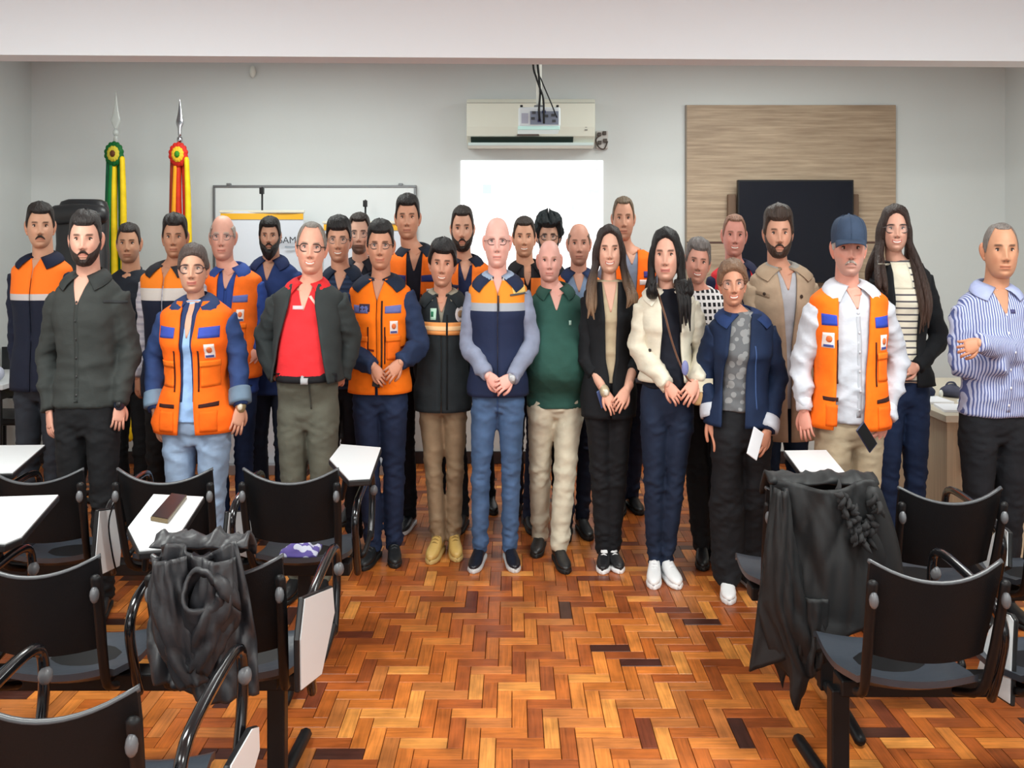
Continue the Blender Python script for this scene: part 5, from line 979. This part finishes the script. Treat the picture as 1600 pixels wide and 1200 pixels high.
person('bald fair man in glasses at centre, navy vest with orange chest band, blue jeans', 778, 5.1, 340, 420, (240,186,174), hx=777, jaw=.06, smile=.15, sh=.215, fat=1.04, hair=dict(t='bald', top=.0, brows=.35), brow=(190,150,130), glasses=((96,60,60), .0020, .027, .015),
  shirt=dict(c=(150,158,180), hem=615, v=.035, collar=(150,170,196), tip=.03), over=dict(c=zone_mat('yoke_d', [(0,(36,46,76)), (zy(487,4.98),(170,176,186)), (zy(474,4.98),(250,150,50)), (zy(441,4.98),(196,192,186))]), sc=(142,150,174), hem=621, gap=[(0,.002),(.85,.003),(1,.045)], off=.018, sleeves=True, sr=1.05, collar=(34,44,72), tip=.06), pants=(jean((88,120,176)),1.03,1.0), shoes=dict(c=(26,28,38), s=(206,206,208), r=.3), feet=[(738,897),(806,896)],
  decals=[zipper(779,462,486,(50,50,60),w_=.9),('over','yellow_logo',[(800,450),(820,446),(822,458),(803,462)],(248,214,130),dict(off=.004)),('over','logo_line',[(797,460),(824,457),(824,460),(797,463)],(90,90,90),dict(off=.0065)),('trousers','fly_seam',[(776,622),(779,622),(778,656),(776,656)],(60,86,130))],
  arms=dict(l=dict(e=(731,538,.0), w=(762,586,-.19), t=(790,614,-.23), n=(-.3,.9,.3), curl=.7), r=dict(e=(831,535,0), w=(800,590,-.20), t=(768,610,-.26), n=(.1,.9,-.2), curl=.7)), extra=watch('r', (180,182,186), (190,192,196)))
person('round-headed balding man in dark green polo and cream trousers', 868, 5.26, 376, 442, (222,168,156), hx=858, jaw=.16, smile=.2, sh=.215, fat=1.14, belly=.10, hair=dict(t='bald', top=.0), brow=(190,150,130), beard=dict(stub=.12, col=(120,90,80)),
  shirt=dict(c=(46,84,76), hem=640, collar=(40,74,66), v=.045, short=2, name='polo_shirt', sr=1.1, wr=.5), pants=((204,196,176),1.12,1.12), shoes=dict(c=(34,32,32)), feet=[(836,873),(886,898)], decals=[('shirt','small_logo',[(889,501),(893,501),(893,508),(889,508)],(170,200,190))],
  arms=dict(l=dict(e=(826,540,.08), w=(836,610,.10), t=(838,650,.10)), r=dict(e=(912,535,.08), w=(906,600,.06), t=(902,640,.06))))
person('young woman with very long brown-blonde hair, black blazer and black trousers', 951, 5.08, 351, 428, (226,176,154), hx=951, sex='f', smile=1, sh=.185, fat=.92, hair=dict(t='long', c=(44,32,30), c2=(176,142,112), z0=1.15, z1=1.5, top=.018, side=.012, front=.72, len=(500,480), sp=.125), brow=(50,36,30),
  shirt=dict(c=(190,174,146), hem=600, v=.09, name='top'), over=dict(name='blazer', c=(27,29,33), hem=655, gap=[(0,.004),(.30,.012),(.42,.034),(.75,.042),(1,.06)], off=.02, sleeves=True, sr=1.10, short=2), pants=((27,28,32),1.0,1.25), shoes=dict(c=(30,30,34), s=(236,236,238), lace=(230,230,232), tongue=(226,226,228)), feet=[(941,898),(970,897)],
  arms=dict(l=dict(e=(916,560,.0), w=(945,612,-.15), t=(966,648,-.20), n=(-.3,.9,.1), curl=.5), r=dict(e=(994,558,0), w=(980,608,-.17), t=(958,642,-.23), n=(.2,.9,-.1), curl=.5)), extra=watch('l', (206,190,160), (220,214,200)))
def p22x(o):
    tx, tz = o['toX'], o['toZ']; w_ = lambda px, py, dy: (tx(px,dy), dy, tz(py,dy))
    for key in ('l','r'):
        J0, E, Wp, Tp = o['AR'][key]; u = (Wp-E)/np.linalg.norm(Wp-E); q = MB(); tube(q, [Wp-u*.05, Wp-u*.02, Wp+u*.002], [.040,.038,.034], n=16, sub=2, ends=False); build('cuff', q, cloth((222,216,198)), o['root'])
    q = MB(); rs = np.random.RandomState(4)
    for k in range(9): x = 1062+k*1.9; tube(q, [w_(x-6,440,-.11), w_(x,470,-.165-.01*rs.rand()), w_(x+2+rs.uniform(-2,2),505+rs.uniform(-4,14),-.17)], [.014,.014,.004], n=7, sub=5)
    build('hair_lock', q, hair_mat((24,22,24), None, 1.2, 1.5), o['root'])
person('black-haired woman in cream jacket, navy jeans and white sneakers', 1042, 4.86, 355, 441, (222,170,150), hx=1039, sex='f', smile=.3, sh=.198, fat=.98, turn=.12, hair=dict(t='long', c=(24,22,24), top=.016, side=.012, front=.66, len=(450,450), sp=.098), brow=(26,20,20),
  shirt=dict(c=(26,29,40), hem=610, round=.050, name='top'), over=dict(name='jacket', c=(226,220,202), hem=598, gap=[(0,.080),(.5,.060),(.85,.058),(1,.075)], off=.026, sleeves=True, sr=1.30, collar=(228,222,206), tip=.06), pants=(jean((38,50,82)),1.02,.78), shoes=dict(c=(236,236,238), s=(240,240,242), lace=(226,226,230), h=1.1), feet=[(1021,922),(1061,922)],
  decals=[('over','jacket_button',[(1015,546),(1019,546),(1019,551),(1015,551)],(60,50,46),dict(disc=True,off=.006)),('over','jacket_button',[(1082,538),(1086,538),(1086,543),(1082,543)],(70,60,50),dict(disc=True,off=.006))],
  arms=dict(l=dict(e=(998,545,.0), w=(1042,600,-.18), t=(1068,632,-.22), n=(-.3,.9,.2), curl=.7), r=dict(e=(1099,548,.0), w=(1088,594,-.18), t=(1064,632,-.25), n=(.2,.9,-.1), curl=.7)), extra=p22x)
def p25x(o):
    for key in ('l','r'):
        J0, E, Wp, Tp = o['AR'][key]; u = (Wp-E)/np.linalg.norm(Wp-E); q = MB(); tube(q, [Wp-u*.06, Wp-u*.025, Wp-u*.0], [.058,.062,.058], n=16, sub=2, ends=False); build('turned_up_cuff', q, cloth((196,200,210)), o['root'])
person('short woman in round glasses and dark denim jacket, black wide trousers', 1158, 4.66, 404, 480, (204,148,122), hx=1142, sex='f', smile=1, jaw=.02, sh=.205, fat=1.05, tilt=-.05, hair=dict(t='back', c=(126,98,78), top=.020, side=.020, front=.60, c2=(70,50,42), z0=1.28, z1=1.42, tail=.10), brow=(90,66,54), glasses=((120,84,66), .0020, .027, .022),
  shirt=dict(c=checker('grey_print', (134,136,138), (96,98,102), 26), hem=645, round=.056, name='t_shirt'), over=dict(name='denim_jacket', c=jean((34,52,92)), hem=668, gap=[(0,.150,-.022),(.5,.135,-.010),(.9,.09,.03),(1,.08,.06)], off=.026, sleeves=True, sr=1.28, collar=(34,54,98), tip=.05), pants=((27,28,32),1.15,1.75), shoes=dict(c=(232,232,234), s=(226,226,228)), feet=[(1139,946),(1196,936)],
  decals=[('over','pocket_flap',[(1150,520),(1172,524),(1171,535),(1151,530)],(28,46,86),dict(off=.006)),('over','metal_button',[(1160,531),(1164,531),(1164,536),(1160,536)],(190,190,200),dict(disc=True,off=.009)),('over','metal_button',[(1155,531),(1158,531),(1158,536),(1155,536)],(190,190,200),dict(disc=True,off=.006)),('over','front_seam',[(1161,545),(1163,545),(1161,640),(1159,640)],(60,84,130),dict(off=.003)),('over','front_seam',[(1178,540),(1180,540),(1182,640),(1180,640)],(60,84,130),dict(off=.003))],
  arms=dict(l=dict(e=(1102,575,.08), w=(1110,652,.0), t=(1131,708,-.06), n=(-.4,.8,.2), curl=.35), r=dict(e=(1214,590,.0), w=(1200,672,-.12), t=(1182,716,-.18), n=(-.3,.8,-.1), curl=.6)), extra=p25x)
person('older man in navy cap with orange vest over white shirt, khaki trousers', 1326, 4.3, 346, 433, (208,150,134), hx=1322, sh=.225, fat=1.05, belly=.02, hair=dict(t='fringe', c=(176,172,168), top=.004, side=.007, cap=(52,66,88)), brow=(120,100,90), beard=dict(stub=.32, mo=.003, col=(170,158,150)),
  shirt=dict(c=(188,192,202), hem=664, collar=(198,201,211), v=.035, buttons=(200,202,210), tip=.055, sr=1.18, cuff=(210,212,222), wr=1.3), over=dict(c=(252,114,20), hem=672, gap=[(0,.132,.012),(.4,.125,.030),(.75,.115,.058),(.92,.10,.082),(1,.10,.095)], off=.026, flare=.02), pants=((166,150,126),1.1,1.1), decals=hi_vis((50,72,176), .118, .185, badge=(-1,), zst=-.060, hs=.042, sides=(-1,), pocket=False)+hi_vis((50,72,176), .085, .180, badge=(1,), zst=-.068, hs=.042, sides=(1,)),
  arms=dict(l=dict(e=(1253,565,.05), w=(1256,640,-.02), t=(1262,698,-.06)), r=dict(e=(1402,560,.05), w=(1386,652,-.06), t=(1356,694,-.16), n=(-.8,.3,-.3), curl=.9)))
person('balding man with folded arms in blue striped shirt at far right', 1552, 4.4, 349, 437, (196,144,114), hx=1557, jaw=.08, sh=.232, fat=1.08, belly=.03, hair=dict(c=(120,112,108), top=.002, side=.003, front=.78), brow=(70,54,46), eye=(30,22,20),
  shirt=dict(c=stripe_mat('blue_stripes', (186,192,220),(86,98,152),0,104,.45), hem=655, v=.05, collar=(160,170,208), sr=1.15, tip=.04, buttons=(220,220,230), wr=1.4), pants=((24,25,30),1.1,1.1), shoes=dict(c=(22,22,24)),
  decals=[('shirt','small_crest',[(1582,484),(1590,484),(1590,490),(1582,490)],(70,70,110))], turn=-.1,
  arms=dict(l=dict(e=(1500,570,-.02), w=(1574,572,-.19), t=(1606,568,-.14), nohand=1), r=dict(e=(1622,560,-.04), w=(1530,536,-.235), t=(1489,549,-.225), n=(.1,.9,-.2), curl=.95)))
# ---- things held or worn loose ----
def slab_at(name, px, py, d, w_, h_, t_, rx, ry, rz, m, label, cat, m2=None):
    R = np.array(Matrix.Rotation(rz,3,'Z') @ Matrix.Rotation(ry,3,'Y') @ Matrix.Rotation(rx,3,'X')); mb = MB().box(-w_/2,w_/2,-t_/2,t_/2,-h_/2,h_/2); mb.v = [v@R.T for v in mb.v]
    o = setp(build(name, mb, m, loc=(PX(px,d),d,zy(py,d)), smooth=False, bevel=.003), label, cat)
    if m2: mb = MB().box(-w_*.45,w_*.45,-t_/2-.001,-t_/2,-h_*.46,h_*.46); mb.v = [v@R.T for v in mb.v]; build('screen', mb, m2, o, smooth=False)
    return o
slab_at('mobile_phone', 1354, 683, 4.10, .060, .115, .010, -.2, -.65, .25, mat('phone_navy', (34,40,72), .3), 'dark blue phone in the hand of the man with the cap', 'phone', MATS['phone_glass'])
slab_at('mobile_phone', 1180, 693, 4.46, .072, .13, .009, -.2, .5, .2, mat('phone_white', (224,226,232), .3), 'white phone in the hand of the woman in denim jacket', 'phone')
slab_at('mobile_phone', 589, 592, 4.93, .05, .08, .010, 0, .2, .2, black, 'dark phone under the clasped hands against the closed orange vest', 'phone')
slab_at('mobile_phone', 941, 622, 4.95, .05, .09, .010, 0, -.4, .2, mat('phone_blue', (70,90,140), .3), 'blue-edged phone by the wrist of the woman in black blazer', 'phone')
d = 4.70; bg = empty('handbag', (PX(1097,d), d, zy(632,d)), 'small tan and cream handbag on a shoulder strap before the cream jacket', 'bag')
q = MB(); rg = []
for z, k in ((0,.8),(.01,.95),(.05,1),(.10,1),(.125,.92),(.13,.7)): rg.append([(.062*k*math.copysign(abs(math.cos(t))**.4, math.cos(t)), .035*k*math.copysign(abs(math.sin(t))**.5, math.sin(t)), z) for t in np.linspace(0,2*math.pi,24,endpoint=False)])
loft(q, rg); build('body', q, mat('tan_leather', (196,160,112), .5, bump=.1), bg)
q = MB().box(-.058,.058,-.040,-.034,.062,.125); build('flap', q, mat('cream_leather', (216,208,184), .5), bg, smooth=False, bevel=.004)
pt = lambda px, py, dd: ((px-1097)*dd/F/W, dd-d, zy(py,dd)-zy(632,d))
q = MB(); tube(q, [pt(1030,446,4.80), pt(1036,490,4.665), pt(1046,530,4.655), pt(1058,565,4.655), pt(1072,592,4.66), pt(1090,606,4.69)], [(.011,.003)]*6, n=8, sub=5, ref=(0,0,1)); st_ = build('strap', q, mat('strap_brown', (120,84,66), .5), bg); st_['label'] = 'brown crossbody strap'
q = MB(); ellipsoid(q, pt(1066,575,4.63), (.022,.010,.035)); build('blue_tag', q, mat('tag_blue', (120,126,176), .5), bg)
